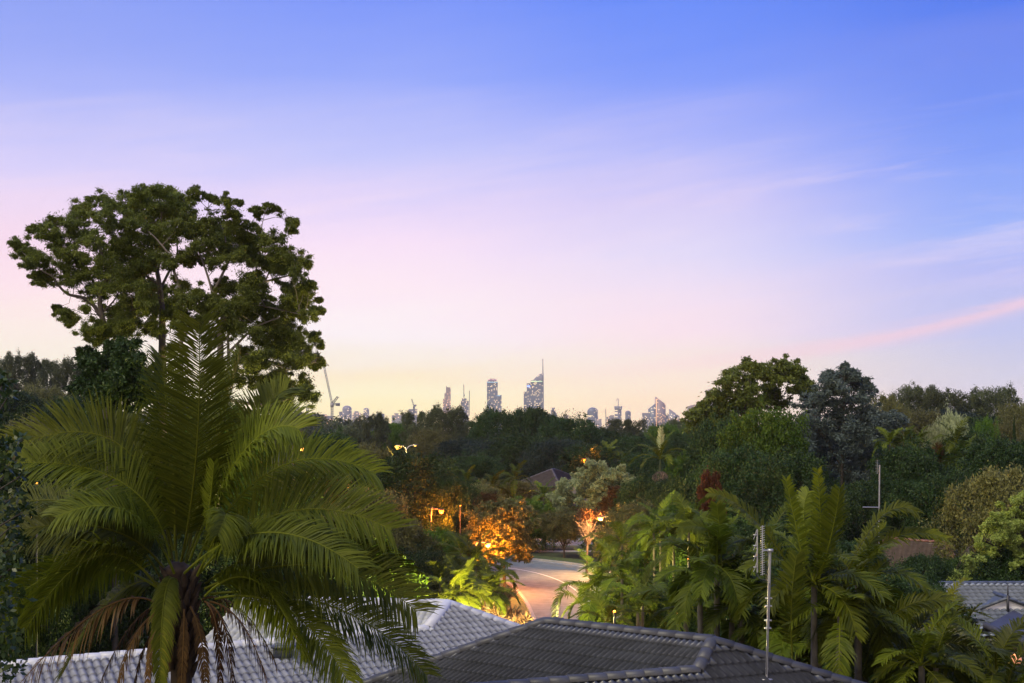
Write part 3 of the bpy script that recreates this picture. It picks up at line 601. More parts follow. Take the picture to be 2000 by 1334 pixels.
# lumpy pale tree
LP = [(x, y, r) for x, y, r in [(1085,975,16),(1095,955,18),(1110,940,18),(1130,928,18),(1150,920,17),(1170,915,16),(1190,915,16),(1210,922,16),(1228,932,15),(1240,945,12),(1105,965,20),(1125,950,20),(1145,940,20),(1165,932,20),(1185,932,20),(1205,938,18),(1225,948,16),(1090,990,16),(1115,980,20),(1135,968,20),(1155,958,20),(1175,950,20),(1195,955,18),(1215,962,16),(1120,1000,16),(1140,990,18),(1160,980,18),(1180,975,16),(1105,1005,12),(1150,1005,14)]]
sub = []
for x, y, r in LP:
    for q in range(5): sub.append((x + rng.normal() * 8, y + rng.normal() * 6, r * rng.uniform(.26, .46)))
hero('wide lumpy pale grey-green tree above the bright orange lamp', 'lumpy_tree', 122, 1160, [([(1160, None), (1160, 1040), (1158, 990)], .22, .12), ([(1158, 1000), (1120, 970), (1100, 965)], .1, .04), ([(1158, 1000), (1190, 960), (1215, 950)], .1, .04)], sub, L_lumpy, B_dark, 260, .17, .6, 2.4, 1, .06, None, .85, hang=-.1, twig=False, shell=.6)
cs = [(1160 + rng.normal() * 35, 985 + rng.normal() * 14, 17) for _ in range(14)]
# flowering tree at right
FP = []
while len(FP) < 210:
    x = rng.uniform(1855, 2060); y = rng.uniform(955, 1145)
    edge = 1140 - (x - 1855) * 1.55 if x < 1960 else 972 - (x - 1960) * .3
    low = 1148 if (x < 1900 or x > 1925) else 1120
    if y < edge - 4 or y > low: continue
    if x > 1930 and y > 1085 and rng.random() < .8: continue
    FP.append((x, y, rng.uniform(4.2, 7.5)))
hero('flowering tree with pale green tufts hanging over the blue-grey roof', 'flowering_tree', 70, 1975, [([(1985, None), (1985, 1150), (1975, 1060)], .16, .1), ([(1980, 1100), (1930, 1060), (1890, 1070)], .07, .03), ([(1978, 1080), (1990, 1010), (1985, 985)], .07, .03)], FP, L_flower, B_dark, 200, .13, .55, 2.0, 1, .035, None, .95, hang=.2, shell=.55)
# orange-lit street tree left of the road
cs = [(rng.uniform(922, 1040), rng.uniform(982, 1085), rng.uniform(12, 19)) for _ in range(46)]
cs = [c for c in cs if ((c[0] - 982) / 66) ** 2 + ((c[1] - 1035) / 62) ** 2 < 1]
hero('street tree at the left kerb glowing orange from the lamp in its leaves', 'street_tree', 93, 985, [([(985, None), (985, 1130), (982, 1070)], .2, .12), ([(984, 1090), (950, 1040), (940, 1010)], .1, .03), ([(984, 1085), (1015, 1040), (1020, 1010)], .1, .03), ([(983, 1080), (985, 1020), (985, 1000)], .08, .03)], cs, L_olive, B_dark, 420, .26, .5, 2.0, 1, .06)
# bare tree in front of the bright lamp
bx = at(1150, HOR, 103); o = thing('bare_tree', 'bare twiggy tree lit orange by the lamp beside it', 'tree', (bx[0], 103, 0)); t_ = G()
root = at(1146, 1085, 103); root[2] = 0
t_.tube([root, at(1147, 1066, 103)], [.12, .09], 7)
for k in range(34):
    e = at(1147 + rng.uniform(-24, 24), 1012 + abs(rng.normal()) * 14, 103 + rng.uniform(-1.2, 1.2)); P = limb_path(at(1147, 1066, 103), e, 7, .05)
    t_.tube(P, np.linspace(.05, .012, 7), 5)
    for q in range(3): s = P[rng.integers(3, 6)]; t_.tube([s, s + unit(1)[0] * [.5, .5, .2] + [0, 0, .45]], [.018, .006], 4)
part('trunk', t_, B_gum, o)
g = G(); clumps(g, [at(1150 + rng.uniform(-18, 22), 1005 + rng.uniform(-8, 10), 103 + rng.uniform(-1, 1)) for _ in range(14)], [.45] * 14, 60, .2, .5); part('crown', g, L_rust, o)

# ------------------------------------------------------------------ palms
def frond(g, B, M, T, n=56, L=.6, w=.035, twist=0., vee=.35, droop=.28, val=0., rach=.022, s0=.14, gr=None, tipshort=.5, azref=None, jit=.11, fwd=(.40, .70)):
    B, M, T = (np.asarray(k, float) for k in (B, M, T)); C = 2 * M - (B + T) / 2
    s = np.linspace(0, 1, 26)[:, None]; P = (1 - s) ** 2 * B + 2 * s * (1 - s) * C + s * s * T
    (gr or g).tube(P, np.linspace(rach, rach * .22, 26), 5, .80)
    s = np.linspace(s0, .995, n)[:, None]; s = s + rng.normal(size=s.shape) * .3 / n; s = np.clip(s, s0, 1)
    P = (1 - s) ** 2 * B + 2 * s * (1 - s) * C + s * s * T; D = 2 * (1 - s) * (C - B) + 2 * s * (T - C); D /= np.linalg.norm(D, axis=1)[:, None]
    h = (T - B) * [1, 1, 0] if azref is None else np.array([*azref, 0.])
    if np.linalg.norm(h) < .25 * np.linalg.norm(T - B) and azref is None: h = np.array([h[0] * .3, -1., 0])
    S = np.cross(h, [0, 0, 1.]); S /= np.linalg.norm(S)
    S = S - D * (D @ S)[:, None]; S /= np.linalg.norm(S, axis=1)[:, None]; N = np.cross(S, D)
    tw = twist + rng.normal(size=(n, 1)) * .05; S2 = S * np.cos(tw) + N * np.sin(tw); N2 = N * np.cos(tw) - S * np.sin(tw)
    prof = L * np.clip(np.minimum(.45 + 1.9 * (s - s0), 1.) * (1 - (1 - tipshort) * np.clip((s - .45) / .55, 0, 1) ** 1.6), .1, 1)
    fw = fwd[0] + fwd[1] * s
    for sd_ in (-1, 1):
        d = S2 * sd_ + D * fw + N2 * vee + rng.normal(size=(n, 3)) * jit; d /= np.linalg.norm(d, axis=1)[:, None]
        ln = prof * (.78 + .34 * rng.random((n, 1))); u = D - d * np.sum(D * d, 1)[:, None]; u /= np.linalg.norm(u, axis=1)[:, None] + 1e-9
        dz = np.array([0, 0, -1.]); dro = droop * (.7 + .6 * rng.random((n, 1)))
        m1 = P + d * ln * .4 + dz * ln * dro * .12; m2 = P + d * ln * .75 + dz * ln * dro * .5; tp = P + d * ln * .98 + dz * ln * dro
        ww = w * (.8 + .4 * rng.random((n, 1)))
        v = np.stack([P - u * ww * .22, P + u * ww * .22, m1 - u * ww * .5, m1 + u * ww * .5, m2 - u * ww * .36, m2 + u * ww * .36, tp], 1).reshape(-1, 3)
        i = np.arange(n)[:, None] * 7
        vals = np.repeat(np.clip(rng.random(n) * .55 + val + rng.uniform(0, .28) * s[:, 0] ** 4, 0, 1), 7)
        g.add(v, np.vstack([i + [0, 1, 3, 2], i + [2, 3, 5, 4]]), vals)
        g.V.append(np.zeros((0, 3))); base_ = g.n - n * 7
        g.F.append((np.arange(n)[:, None] * 7 + [4, 5, 6]) + base_)
def palm_fronds(c, n, Rr, seed, el0=80, el1=-25, L=.55, w=.035, nl=50, val=0., droop=.3, curl=.5, jit=.25, az0=0.):
    """list of meshes' G, one per frond, radiating from c"""
    out = []; rs = np.random.default_rng(seed)
    for i in range(n):
        t = (i + .5) / n; a = az0 + i * 2.39996 + rs.normal() * jit; e = R(el0 + (el1 - el0) * t ** .85 + rs.normal() * 5)
        rr = Rr * rs.uniform(.85, 1.1); h = np.array([math.cos(a), math.sin(a), 0]); up = np.array([0, 0, 1.])
        m = c + (h * math.cos(e) + up * math.sin(e)) * rr * .55
        e2 = e - R(75) * curl * (.5 + math.cos(e) * .7); tp = m + (h * math.cos(e2) + up * math.sin(e2)) * rr * .5
        g = G(); frond(g, c, m, tp, nl, L * rr, w, rs.normal() * .25, .35, droop, val, .012 * rr + .006); out.append(g)
    return out
# --- big palm at left
PY = 20.0
o = thing('palm_tree', 'big feather palm filling the lower left, brown dead fronds under its crown', 'palm', (*at(350, 1170, PY)[:2], float(ground(at(350, 1170, PY)[0], PY))))
c0 = at(348, 1140, PY); gz = o.location.z
g = G(); pth = [np.array([c0[0] + .04, PY, gz - .2]), np.array([c0[0] + .05, PY, gz + 2]), c0 + [.05, 0, -1.0], c0 + [.03, 0, -.45], c0 + [0, 0, .05], c0 + [0, 0, .35]]
g.tube(spline(pth, 30), np.interp(np.linspace(0, 1, 30), [0, .6, .8, .92, 1], [.18, .16, .19, .24, .09]), 14)
for k in range(70):                                 # old frond boots on the trunk
    a = k * 2.4; z = c0[2] - 1.5 + k * .023; r = .15 + .05 * (k / 70)
    b = np.array([c0[0] + .04 + math.cos(a) * r, PY + math.sin(a) * r, z]); g.tube([b, b + [math.cos(a) * .07, math.sin(a) * .07, .16], b + [math.cos(a) * .14, math.sin(a) * .14, .26]], [.06, .05, .015], 5)
part('trunk', g, B_palm, o)
def P3(t, Y0=PY): return at(t[0], t[1], Y0 + (t[2] if len(t) > 2 else 0))
big = [ # base, mid, tip (px, px, depth offset), length, twist, yellow, droop
 ((352, 1105, 0), (384, 880, -.5), (388, 628, -.9), .82, .0, .10, .10), ((350, 1105, .1), (420, 880, .5), (470, 690, .8), .75, .3, .05, .15), ((346, 1105, .1), (330, 880, .5), (318, 700, .9), .72, -.3, .06, .15),
 ((338, 1075, .1), (232, 868, -.1), (30, 872, -.5), .78, 1.0, .12, .12), ((332, 1090, -.1), (238, 942, -.5), (20, 905, -.9), .66, .9, .06, .2),
 ((320, 1110, -.1), (196, 1030, -.4), (0, 1045, -.7), .62, .8, .02, .3), ((310, 1150, -.2), (190, 1085, -.6), (50, 1230, -.9), .62, -.7, .0, .55), ((315, 1130, .3), (170, 990, .8), (-30, 1000, 1.2), .7, .7, .0, .3),
 ((370, 1095, .1), (478, 880, -.3), (585, 838, -.6), .72, -.8, .16, .2), ((368, 1085, .3), (470, 860, .8), (560, 760, 1.2), .7, -.4, .14, .15),
 ((390, 1120, 0), (560, 1000, -.3), (765, 1035, -.5), .80, -.9, .02, .15), ((380, 1105, .2), (540, 915, .5), (735, 925, .9), .74, -.8, .04, .25), ((400, 1150, -.2), (620, 1105, -.6), (815, 1195, -.9), .78, -.9, .02, .2),
 ((400, 1165, -.3), (500, 1135, -.7), (588, 1275, -1.1), .62, .75, .10, .6), ((410, 1160, .2), (650, 1185, .4), (835, 1320, .6), .60, -.75, .0, .3), ((345, 1135, -.3), (322, 1165, -.9), (312, 1335, -1.2), .22, .5, .30, .7),
 ((385, 1125, -.2), (440, 1010, -.9), (425, 1045, -1.6), .42, .4, .12, .5), ((360, 1120, -.3), (520, 1040, -1.0), (700, 1110, -1.6), .66, -.5, .0, .35), ((340, 1120, -.3), (250, 1000, -1.1), (110, 1010, -1.7), .6, .5, .03, .35),
 ((310, 1150, .3), (140, 1110, .6), (-40, 1230, .9), .62, -.8, .0, .45), ((400, 1140, .4), (600, 1060, .9), (790, 1120, 1.3), .7, .8, .0, .3), ((330, 1150, .3), (230, 1160, .7), (120, 1320, 1.1), .55, .6, .0, .6), ((360, 1110, .5), (400, 900, 1.1), (420, 740, 1.6), .7, .1, .04, .2), ((340, 1110, .5), (290, 920, 1.2), (220, 820, 1.8), .68, .3, .04, .25),
 ((420, 1170, -.1), (560, 1190, -.6), (680, 1330, -1.0), .55, -.6, .05, .5)]
for b, m, t, L, tw, yl, dr in big:
    g = G(); frond(g, P3(b), P3(m), P3(t), 210, L * 1.2, .024, tw, .32, dr, yl, .024, fwd=(.3, .55)); part('frond', g, L_palm, o)
for b, t in (((342, 1075, -.2), (340, 925, -.4)), ((404, 1035, -.2), (418, 905, -.5))):
    g = G(); frond(g, P3(b), (P3(b) + P3(t)) / 2 + [0, .02, 0], P3(t), 40, .25, .03, .2, .9, -.3, .2, .03); part('spear_leaf', g, L_palm, o)
for b, m, t, L in (((300, 1175, -.2), (190, 1195, -.5), (30, 1345, -.8), .5), ((335, 1180, -.3), (305, 1240, -.5), (285, 1360, -.6), .16), ((325, 1180, -.2), (260, 1250, -.4), (230, 1360, -.5), .2), ((400, 1175, -.2), (440, 1230, -.4), (455, 1360, -.5), .22), ((410, 1175, -.1), (480, 1230, -.3), (530, 1370, -.4), .3), ((405, 1180, -.3), (425, 1240, -.5), (430, 1370, -.6), .15), ((360, 1190, -.35), (358, 1260, -.5), (352, 1370, -.5), .12), ((315, 1180, .1), (250, 1230, .2), (190, 1350, .3), .3), ((372, 1185, -.3), (395, 1260, -.4), (402, 1380, -.4), .13), ((395, 1170, .2), (470, 1190, .3), (540, 1300, .4), .26), ((330, 1190, -.2), (280, 1270, -.1), (262, 1370, 0), .14), ((340, 1180, -.35), (305, 1230, -.6), (290, 1300, -.7), .12), ((345, 1185, -.3), (325, 1260, -.5), (318, 1370, -.5), .14)):
    g = G(); frond(g, P3(b), P3(m), P3(t), 44, L, .03, .3, .1, .9, .1, .02); part('dead_frond', g, L_dead, o)
# --- right palms
def palm_thing(label, px, py, Y, n, Rr, seed, leafm, grp, stems=1, el0=82, el1=-30, L=.3, w=.04, nl=44, trunk_r=.09, bark=B_cane, extra=(), droop=.3, curl=.5, split=True, name='palm_tree', az0=0.):
    c = at(px, py, Y); gz = float(ground(c[0], Y)); o = thing(name, label, 'palm', (c[0], Y, gz), grp); g = G()
    cen = [c] + [c + np.array([rng.normal() * Rr * .30, rng.normal() * Rr * .30, -rng.uniform(.1, .7) * Rr * .6]) for _ in range(stems - 1)]
    fr = []
    for k, cc in enumerate(cen):
        b = np.array([c[0] + (cc[0] - c[0]) * .5, Y + (cc[1] - Y) * .5, gz - .2]); g.tube(spline([b, b * .5 + cc * .5 + [(cc[0] - c[0]) * .1, 0, 0], cc], 10), np.linspace(trunk_r * 1.15, trunk_r * .7, 10), 8)
        fr += palm_fronds(cc, max(5, int(n * (1 if k == 0 else .7))), Rr * (1 if k == 0 else .85), seed + k, el0, el1, L, w, nl, 0, droop, curl, az0=az0)
    for b, m, t, LL, tw, yl, dr in extra:
        q = G(); frond(q, P3(b, Y), P3(m, Y), P3(t, Y), 70, LL, .04, tw, .32, dr, yl, .024); fr.append(q)
    part('trunk', g, bark, o)
    if split:
        for q in fr: part('frond', q, leafm, o)
    else:
        q = G()
        for f_ in fr:
            for v, a in zip([v for v in f_.V if len(v)], f_.A): pass
            off = q.n; q.V += f_.V; q.F += [k + off for k in f_.F]; q.A += f_.A; q.n += f_.n
        part('crown', q, leafm, o)
    return o
RP = 'feather palms behind the dark roof at right'
palm_thing('tallest palm behind the front antenna, upright bright frond at its top', 1590, 1140, 27, 12, 1.7, 11, L_palm, RP, 2, L=.32, extra=[
 ((1598, 1130, 0), (1603, 1040, -.2), (1597, 918, -.5), .34, .0, .22, .1), ((1575, 1130, 0), (1555, 1030, -.2), (1535, 935, -.4), .40, .1, .1, .15), ((1600, 1130, 0), (1625, 1040, -.4), (1640, 955, -.7), .5, .0, .1, .15), ((1560, 1140, 0), (1470, 1010, -.3), (1385, 962, -.6), .42, .8, .14, .3),
 ((1548, 1290, -.6), (1546, 1180, -.9), (1556, 1085, -1.0), .56, .0, .02, .12), ((1590, 1140, .3), (1570, 1020, .6), (1580, 960, .8), .5, .2, .1, .2)])
palm_thing('palm with arching fronds below the second antenna', 1675, 1140, 28, 11, 1.6, 23, L_palm, RP, 2, L=.34, extra=[
 ((1650, 1130, 0), (1720, 1010, -.3), (1790, 1000, -.6), .46, -.5, .14, .35), ((1655, 1140, 0), (1745, 1050, -.2), (1850, 1052, -.5), .4, -.6, .1, .3), ((1690, 1300, -.4), (1745, 1200, -.9), (1850, 1170, -1.3), .62, -.6, .06, .35)])
palm_thing('palm at the bottom right with a long frond reaching right', 1770, 1300, 28, 9, 1.45, 31, L_palm, RP, 1, L=.34, extra=[
 ((1770, 1295, -.2), (1840, 1255, -.5), (1950, 1285, -.8), .5, -.7, .0, .35), ((1750, 1280, -.3), (1680, 1195, -.6), (1592, 1262, -.9), .6, .7, .08, .3), ((1765, 1285, -.2), (1790, 1190, -.5), (1850, 1172, -.8), .5, -.6, .06, .3)])
palm_thing('short full palm filling the gap under the tallest right palm', 1600, 1235, 30, 14, 1.5, 241, L_cane, RP, 3, L=.36, el1=-20)
palm_thing('short palm below the arching fronds of the second antenna palm', 1690, 1255, 30, 13, 1.5, 251, L_palm, RP, 3, L=.36, el1=-20)
palm_thing('short palm pressed against the dark roof hip', 1530, 1225, 31, 13, 1.4, 257, L_cane, RP, 3, L=.36, el1=-20)
palm_thing('bushy palm left of the front antenna', 1400, 1105, 31, 12, 1.5, 43, L_cane, RP, 3, L=.36, extra=[((1400, 1110, 0), (1390, 1040, -.2), (1325, 1030, -.5), .5, .6, .1, .4), ((1410, 1110, 0), (1405, 1030, -.2), (1400, 985, -.3), .4, .1, .1, .2)])
palm_thing('low palm between the front antenna and the dark roof ridge', 1450, 1185, 31, 11, 1.45, 57, L_cane, RP, 2, L=.36)
palm_thing('palm low behind the dark roof, left of the front antenna', 1340, 1185, 34, 11, 1.5, 61, L_cane, RP, 2, L=.34)
palm_thing('dim palm at the bottom edge beside the right palms', 1800, 1300, 26, 11, 1.5, 67, L_palm, RP, 2, L=.32)
palm_thing('yellowish palm in front of the white gable', 1845, 1218, 41, 13, 1.5, 71, L_palmy, RP, 3, L=.34, w=.045)
palm_thing('yellow-green palm just left of the weatherboard gable', 1885, 1240, 40, 9, 1.2, 73, L_palm, RP, 1, L=.3)
palm_thing('dark palm in the bottom right corner', 1945, 1320, 27, 11, 1.6, 77, L_palm, RP, 2, L=.3)
palm_thing('dull palm above the bushy palm behind the antenna', 1500, 1075, 42, 10, 2.0, 79, L_cane, RP, 1, L=.3)
RS = 'feather palms beside the road'
palm_thing('right-hand roadside palm leaning over the kerb', 1166, 1158, 58, 12, 2.2, 83, L_cane, RS, 2, L=.30, w=.055, el1=-45, extra=[((1150, 1200, 0), (1098, 1160, -.2), (1086, 1250, -.3), .5, .4, .1, .5)])
palm_thing('upright roadside palm right of the kerb palm', 1215, 1130, 56, 12, 2.2, 89, L_cane, RS, 2, L=.30, w=.055)
palm_thing('roadside palm nearest the dark roof ridge', 1255, 1180, 52, 11, 2.0, 97, L_cane, RS, 2, L=.30, w=.055)
palm_thing('low roadside palm tucked behind the roof edge', 1185, 1215, 50, 9, 1.5, 101, L_cane, RS, 1, L=.30, w=.05)
palm_thing('dull palm under the bright orange lamp', 1215, 1060, 80, 10, 2.6, 103, L_cane, RS, 1, L=.28, w=.07, split=False)
palm_thing('palm with a fan of fronds below the red shrub', 1345, 1030, 62, 12, 2.1, 107, L_cane, RS, 2, L=.30, w=.06, split=False)
palm_thing('spreading palm below the palm with the pink skirt', 1290, 1035, 72, 11, 2.2, 109, L_cane, RS, 2, L=.28, w=.06, split=False)
LPG = 'lamp-lit palms left of the road'
palm_thing('lit palm nearest the white roof apex', 900, 1155, 66, 12, 2.0, 113, L_palm, LPG, 3, L=.32, w=.06)
palm_thing('lit palm with a slim pale trunk', 955, 1155, 68, 12, 1.9, 127, L_palm, LPG, 2, L=.32, w=.06, trunk_r=.1)
palm_thing('tallest lit palm under the orange tree', 930, 1105, 72, 12, 2.1, 131, L_palm, LPG, 2, L=.30, w=.06)
palm_thing('lit palm at the left of the group, over the white ridge', 860, 1140, 69, 11, 1.8, 137, L_palm, LPG, 2, L=.32, w=.06)
palm_thing('lit palm at the kerb with drooping fronds', 974, 1118, 74, 10, 1.35, 139, L_palm, LPG, 1, L=.32, w=.06, el1=-45)
palm_thing('grey-green fan of palm fronds above the lit palms', 900, 1080, 78, 11, 1.9, 149, L_cane, LPG, 1, L=.3, w=.06)
MG = 'pale palms in the distant gardens'
for lab, px, py, Y, Rr, sd_ in (('pale palm left of the distant dark roof', 1006, 935, 140, 2.4, 151), ('pale palm second left of the distant dark roof', 962, 950, 138, 2.2, 157), ('small pale palm above the dark round tree', 912, 945, 135, 2.0, 163), ('pale palm in front of the dark roof garden', 1062, 970, 128, 2.2, 167),
    ('bright small palm beside the orange light in the wood', 1190, 888, 180, 2.6, 173), ('dull palm right of the bright small palm', 1222, 905, 170, 2.4, 179), ('small palm above the black tree by the second antenna, left one', 1738, 868, 110, 1.8, 181), ('small palm above the black tree by the second antenna, middle one', 1768, 862, 112, 1.8, 191), ('small palm above the black tree by the second antenna, right one', 1792, 868, 112, 1.8, 193), ('pale curved palm under the round pale tree', 1868, 865, 118, 2.5, 197), ('blue-green palm below the curved palm at right', 1885, 900, 110, 2.8, 199), ('dim palm behind the twin-arm lamp tree', 870, 925, 140, 2.0, 211)):
    palm_thing(lab, px, py, Y, 11, Rr, sd_, L_cane if sd_ % 4 == 3 else L_palm, MG, 1, L=.3, w=.1, nl=30, trunk_r=.12, split=False)
# palm with pink flower skirt
c = at(1290, 905, 117); o = thing('palm_tree', 'tall slim palm with a pinkish flower skirt under its crown', 'palm', (c[0], 117, 0))
g = G(); g.tube([[c[0], 117, -.2], [c[0], 117, 4], at(1290, 940, 117)], [.17, .13, .12], 10); part('trunk', g, B_pale, o)
g = G(); g.tube([at(1290, 942, 117), at(1290, 925, 117), at(1290, 895, 117)], [.12, .17, .08], 10); part('crownshaft', g, B_shaft, o)
g = G(); N = 900; a = rng.random(N) * 6.28; s = rng.random(N); top = at(1290, 922, 117)
rr = .12 + .62 * np.sin(s * 2.0) * (.6 + .4 * rng.random(N)); pos = top + np.stack([np.cos(a) * rr, np.sin(a) * rr, .1 - 1.1 * s ** 1.6 * (.5 + .5 * rng.random(N))], 1)
g.leaves(pos, np.stack([np.cos(a) * .25, np.sin(a) * .25, -np.ones(N)], 1), .4, .06, rng.random(N)); part('flower_skirt', g, L_skirt, o)
for i, q in enumerate(palm_fronds(at(1290, 898, 117), 13, 2.9, 223, 86, 5, .26, .08, 40, 0, .35, .55)): part('frond', q, L_palm if i else L_cane, o)
g = G(); frond(g, at(1290, 898, 117), at(1290, 868, 117), at(1291, 836, 116.6), 40, .6, .08, .2, .7, -.1, .4, .05); part('spear_leaf', g, L_lumpy, o)

# spiky brown plants by the kerb
def spiky(label, px, py, Y, n, l, grp):
    c = at(px, py, Y); gz = float(ground(c[0], Y)); o = thing('spiky_plant', label, 'plant', (c[0], Y, gz), grp); g = G(); t_ = G()
    for k in range(n):
        e = c + np.array([rng.normal() * .45, rng.normal() * .4, -abs(rng.normal()) * .8]); t_.tube([[c[0] + rng.normal() * .1, Y, gz - .1], (e + [c[0], Y, gz]) / 2, e], [.05, .04, .03], 5)
        d = unit(42); d[:, 2] = np.abs(d[:, 2]) * .9 + .1; g.leaves(np.repeat(e[None], 42, 0), d, l * (.7 + .5 * rng.random(42)), .05, rng.random(42))
    part('stem', t_, B_dark, o); part('foliage', g, L_spiky, o)
SPG = 'spiky brown plants between the white roof and the road'
spiky('large spiky brown plant at the left kerb', 982, 1162, 70, 13, .75, SPG); spiky('spiky brown plant low beside the white roof hip', 962, 1195, 66, 8, .6, SPG); spiky('small spiky plant nearest the dark roof ridge', 1014, 1202, 66, 6, .6, SPG)
# round-leaved shrub at left edge
EY = 14.0; b = at(-20, 1334, EY); o = thing('shrub', 'round-leaved shrub climbing the left edge in front of the palm', 'shrub', (b[0], EY, float(ground(b[0], EY))), None)
ed = [(8, 745, 18), (15, 775, 14), (-5, 760, 20), (35, 865, 14), (12, 880, 22), (20, 905, 20), (40, 930, 16), (8, 930, 26), (25, 970, 26), (0, 990, 30), (45, 1000, 20), (20, 1030, 26), (40, 1060, 18), (0, 1070, 30), (20, 1110, 26), (-5, 1140, 30), (25, 1170, 26), (5, 1200, 30), (20, 1240, 24), (0, 1270, 30), (25, 1300, 24), (0, 1330, 34), (-20, 820, 26), (-25, 900, 36), (-25, 1000, 40), (-30, 1110, 40), (-30, 1220, 40)]
g = G(); clumps(g, [at(x, y, EY + rng.uniform(-.5, .5)) for x, y, r in ed], [r / FPX * EY for x, y, r in ed], [int(10 + r * 1.6) for x, y, r in ed], .085, .62, .9, .2, .2); part('foliage', g, L_edge, o)
t_ = G(); stem = at(-35, 900, EY); t_.tube(spline([[b[0], EY, o.location.z - .1], at(-35, 1200, EY), at(-30, 1000, EY), at(-15, 850, EY), at(5, 745, EY)], 20), np.linspace(.05, .012, 20), 6)
for x, y, r in ed: e = at(x, y, EY); t_.tube([at(-30 + (y < 850) * 18, min(1330, y + 45), EY), e], [.014, .005], 4)
part('stem', t_, B_dark, o)

# ------------------------------------------------------------------ roofs and houses
def tile_mat(name, c, rough=.45, stain=.3):
    m = plain(name, c, rough, 0, stain, 2.2, .5, .15); return m
T_dark = tile_mat('charcoal_tile', (.050, .056, .076), .36, .28); T_cap = tile_mat('charcoal_cap', (.048, .050, .062), .5)
T_white = tile_mat('white_tile', (.47, .50, .57), .45, .2); T_wcap = tile_mat('white_cap', (.47, .48, .54), .45, .10)
T_blue = tile_mat('blue_grey_tile', (.17, .20, .27), .45, .15); T_bcap = tile_mat('blue_grey_cap', (.075, .09, .12), .6)
T_brown = tile_mat('brown_tile', (.075, .05, .042)); T_terra = tile_mat('terracotta_cap', (.20, .085, .05)); T_purp = tile_mat('dark_purple_tile', (.055, .045, .055))
M_wall = plain('rendered_wall', (.30, .26, .22), .85, noise=.1); M_white = plain('white_weatherboard', (.78, .78, .80), .6, noise=.04); M_fasc = plain('fascia', (.05, .05, .06), .5)
M_brickw = plain('brick_wall', (.16, .10, .075), .85, noise=.25, scale=4)
class Plane:
    def __init__(s, O, u, v):     # u horizontal along the courses, v down the slope
        s.O = np.asarray(O, float); s.u = np.asarray(u, float) / np.linalg.norm(u); v = np.asarray(v, float)
        v = v - s.u * (v @ s.u); s.v = v / np.linalg.norm(v); s.n = np.cross(s.u, s.v)
        if s.n[2] < 0: s.n = -s.n
    @staticmethod
    def three(a, b, c):
        a, b, c = (np.asarray(k, float) for k in (a, b, c)); n = np.cross(b - a, c - a); n /= np.linalg.norm(n)
        if n[2] < 0: n = -n
        dn = np.array([n[0] * n[2], n[1] * n[2], -(n[0] ** 2 + n[1] ** 2)]); return Plane(a, np.cross(n, dn), dn)
    @staticmethod
    def slope(O, w, pitch, toward):
        w = np.array([*w, 0.]); w /= np.linalg.norm(w); d = np.array([*toward, 0.]); d = d - w * (d @ w); d /= np.linalg.norm(d)
        return Plane(O, w, d - np.array([0, 0, math.tan(pitch)]))
    def ray(s, px, py):
        d = np.array([(px - 1000) / FPX, 1, (HOR - py) / FPX]); e = np.array([0, 0, EYE]); t = ((s.O - e) @ s.n) / (d @ s.n); return e + d * t
def tiled(pl, poly, rib, course, amp, step, m, name, parent, sharp=1., ns=6):
    P = np.array(poly, float) - pl.O; uu = P @ pl.u; vv = P @ pl.v
    us = np.arange(math.floor(uu.min() / rib) * rib, uu.max() + rib, rib / ns)
    hu = amp * (np.abs(.5 + .5 * np.cos(us / rib * 2 * math.pi)) ** sharp)
    k0 = math.floor(vv.min() / course); k1 = math.ceil(vv.max() / course); vs_, hv = [], []
    for k in range(k0, k1): vs_ += [k * course - step * .8, (k + 1) * course]; hv += [0, step]
    vs_ = np.array(vs_); hv = np.array(hv); U, Vv = np.meshgrid(us, vs_); H = hu[None] + hv[:, None]
    pts = pl.O + U[..., None] * pl.u + Vv[..., None] * pl.v + H[..., None] * pl.n
    n0, n1 = U.shape; ii = np.arange(n0 - 1)[:, None] * n1 + np.arange(n1 - 1)[None]
    g = G(); g.add(pts.reshape(-1, 3), np.stack([ii, ii + 1, ii + n1 + 1, ii + n1], -1).reshape(-1, 4))
    me = g.mesh(name, m, root_loc(parent)); bm = bmesh.new(); bm.from_mesh(me); rl = root_loc(parent)
    cen = np.mean(poly, axis=0)
    for i in range(len(poly)):
        a = np.array(poly[i], float); b = np.array(poly[(i + 1) % len(poly)], float); nr = np.cross(b - a, pl.n); nr /= np.linalg.norm(nr)
        if nr @ (cen - a) > 0: nr = -nr
        bmesh.ops.bisect_plane(bm, geom=bm.verts[:] + bm.edges[:] + bm.faces[:], plane_co=a - rl, plane_no=nr, clear_outer=True)
    bm.to_mesh(me); bm.free(); o = bpy.data.objects.new(name, me); COL.objects.link(o); o.parent = parent; return o
def caps(g, a, b, r=.125, seg=.38, up=.05, k=7, flare=1.07):
    a, b = np.asarray(a, float), np.asarray(b, float); L = np.linalg.norm(b - a); n = max(1, int(L / seg)); t = (b - a) / L
    s = np.cross(t, [0, 0, 1.]); s /= np.linalg.norm(s); w = np.cross(s, t); an = np.linspace(-.25, math.pi + .25, k)
    for i in range(n):
        p0 = a + t * (L * i / n); p1 = a + t * (L * (i + 1) / n + .04); V = []
        for p, rr, h in ((p0, r, up), (p1, r * flare, up + .012), (p1, r * flare - .022, up + .0)):
            V.append([p + s * math.cos(q) * rr + w * (math.sin(q) * rr * .72 + h) for q in an])
        V = np.array(V).reshape(-1, 3); j = np.arange(k - 1)
        g.add(V, np.vstack([np.stack([j, j + 1, k + j + 1, k + j], 1), np.stack([k + j, k + j + 1, 2 * k + j + 1, 2 * k + j], 1)]))
def walls(g, poly, z0, z1): g.prism(poly, z0, z1)
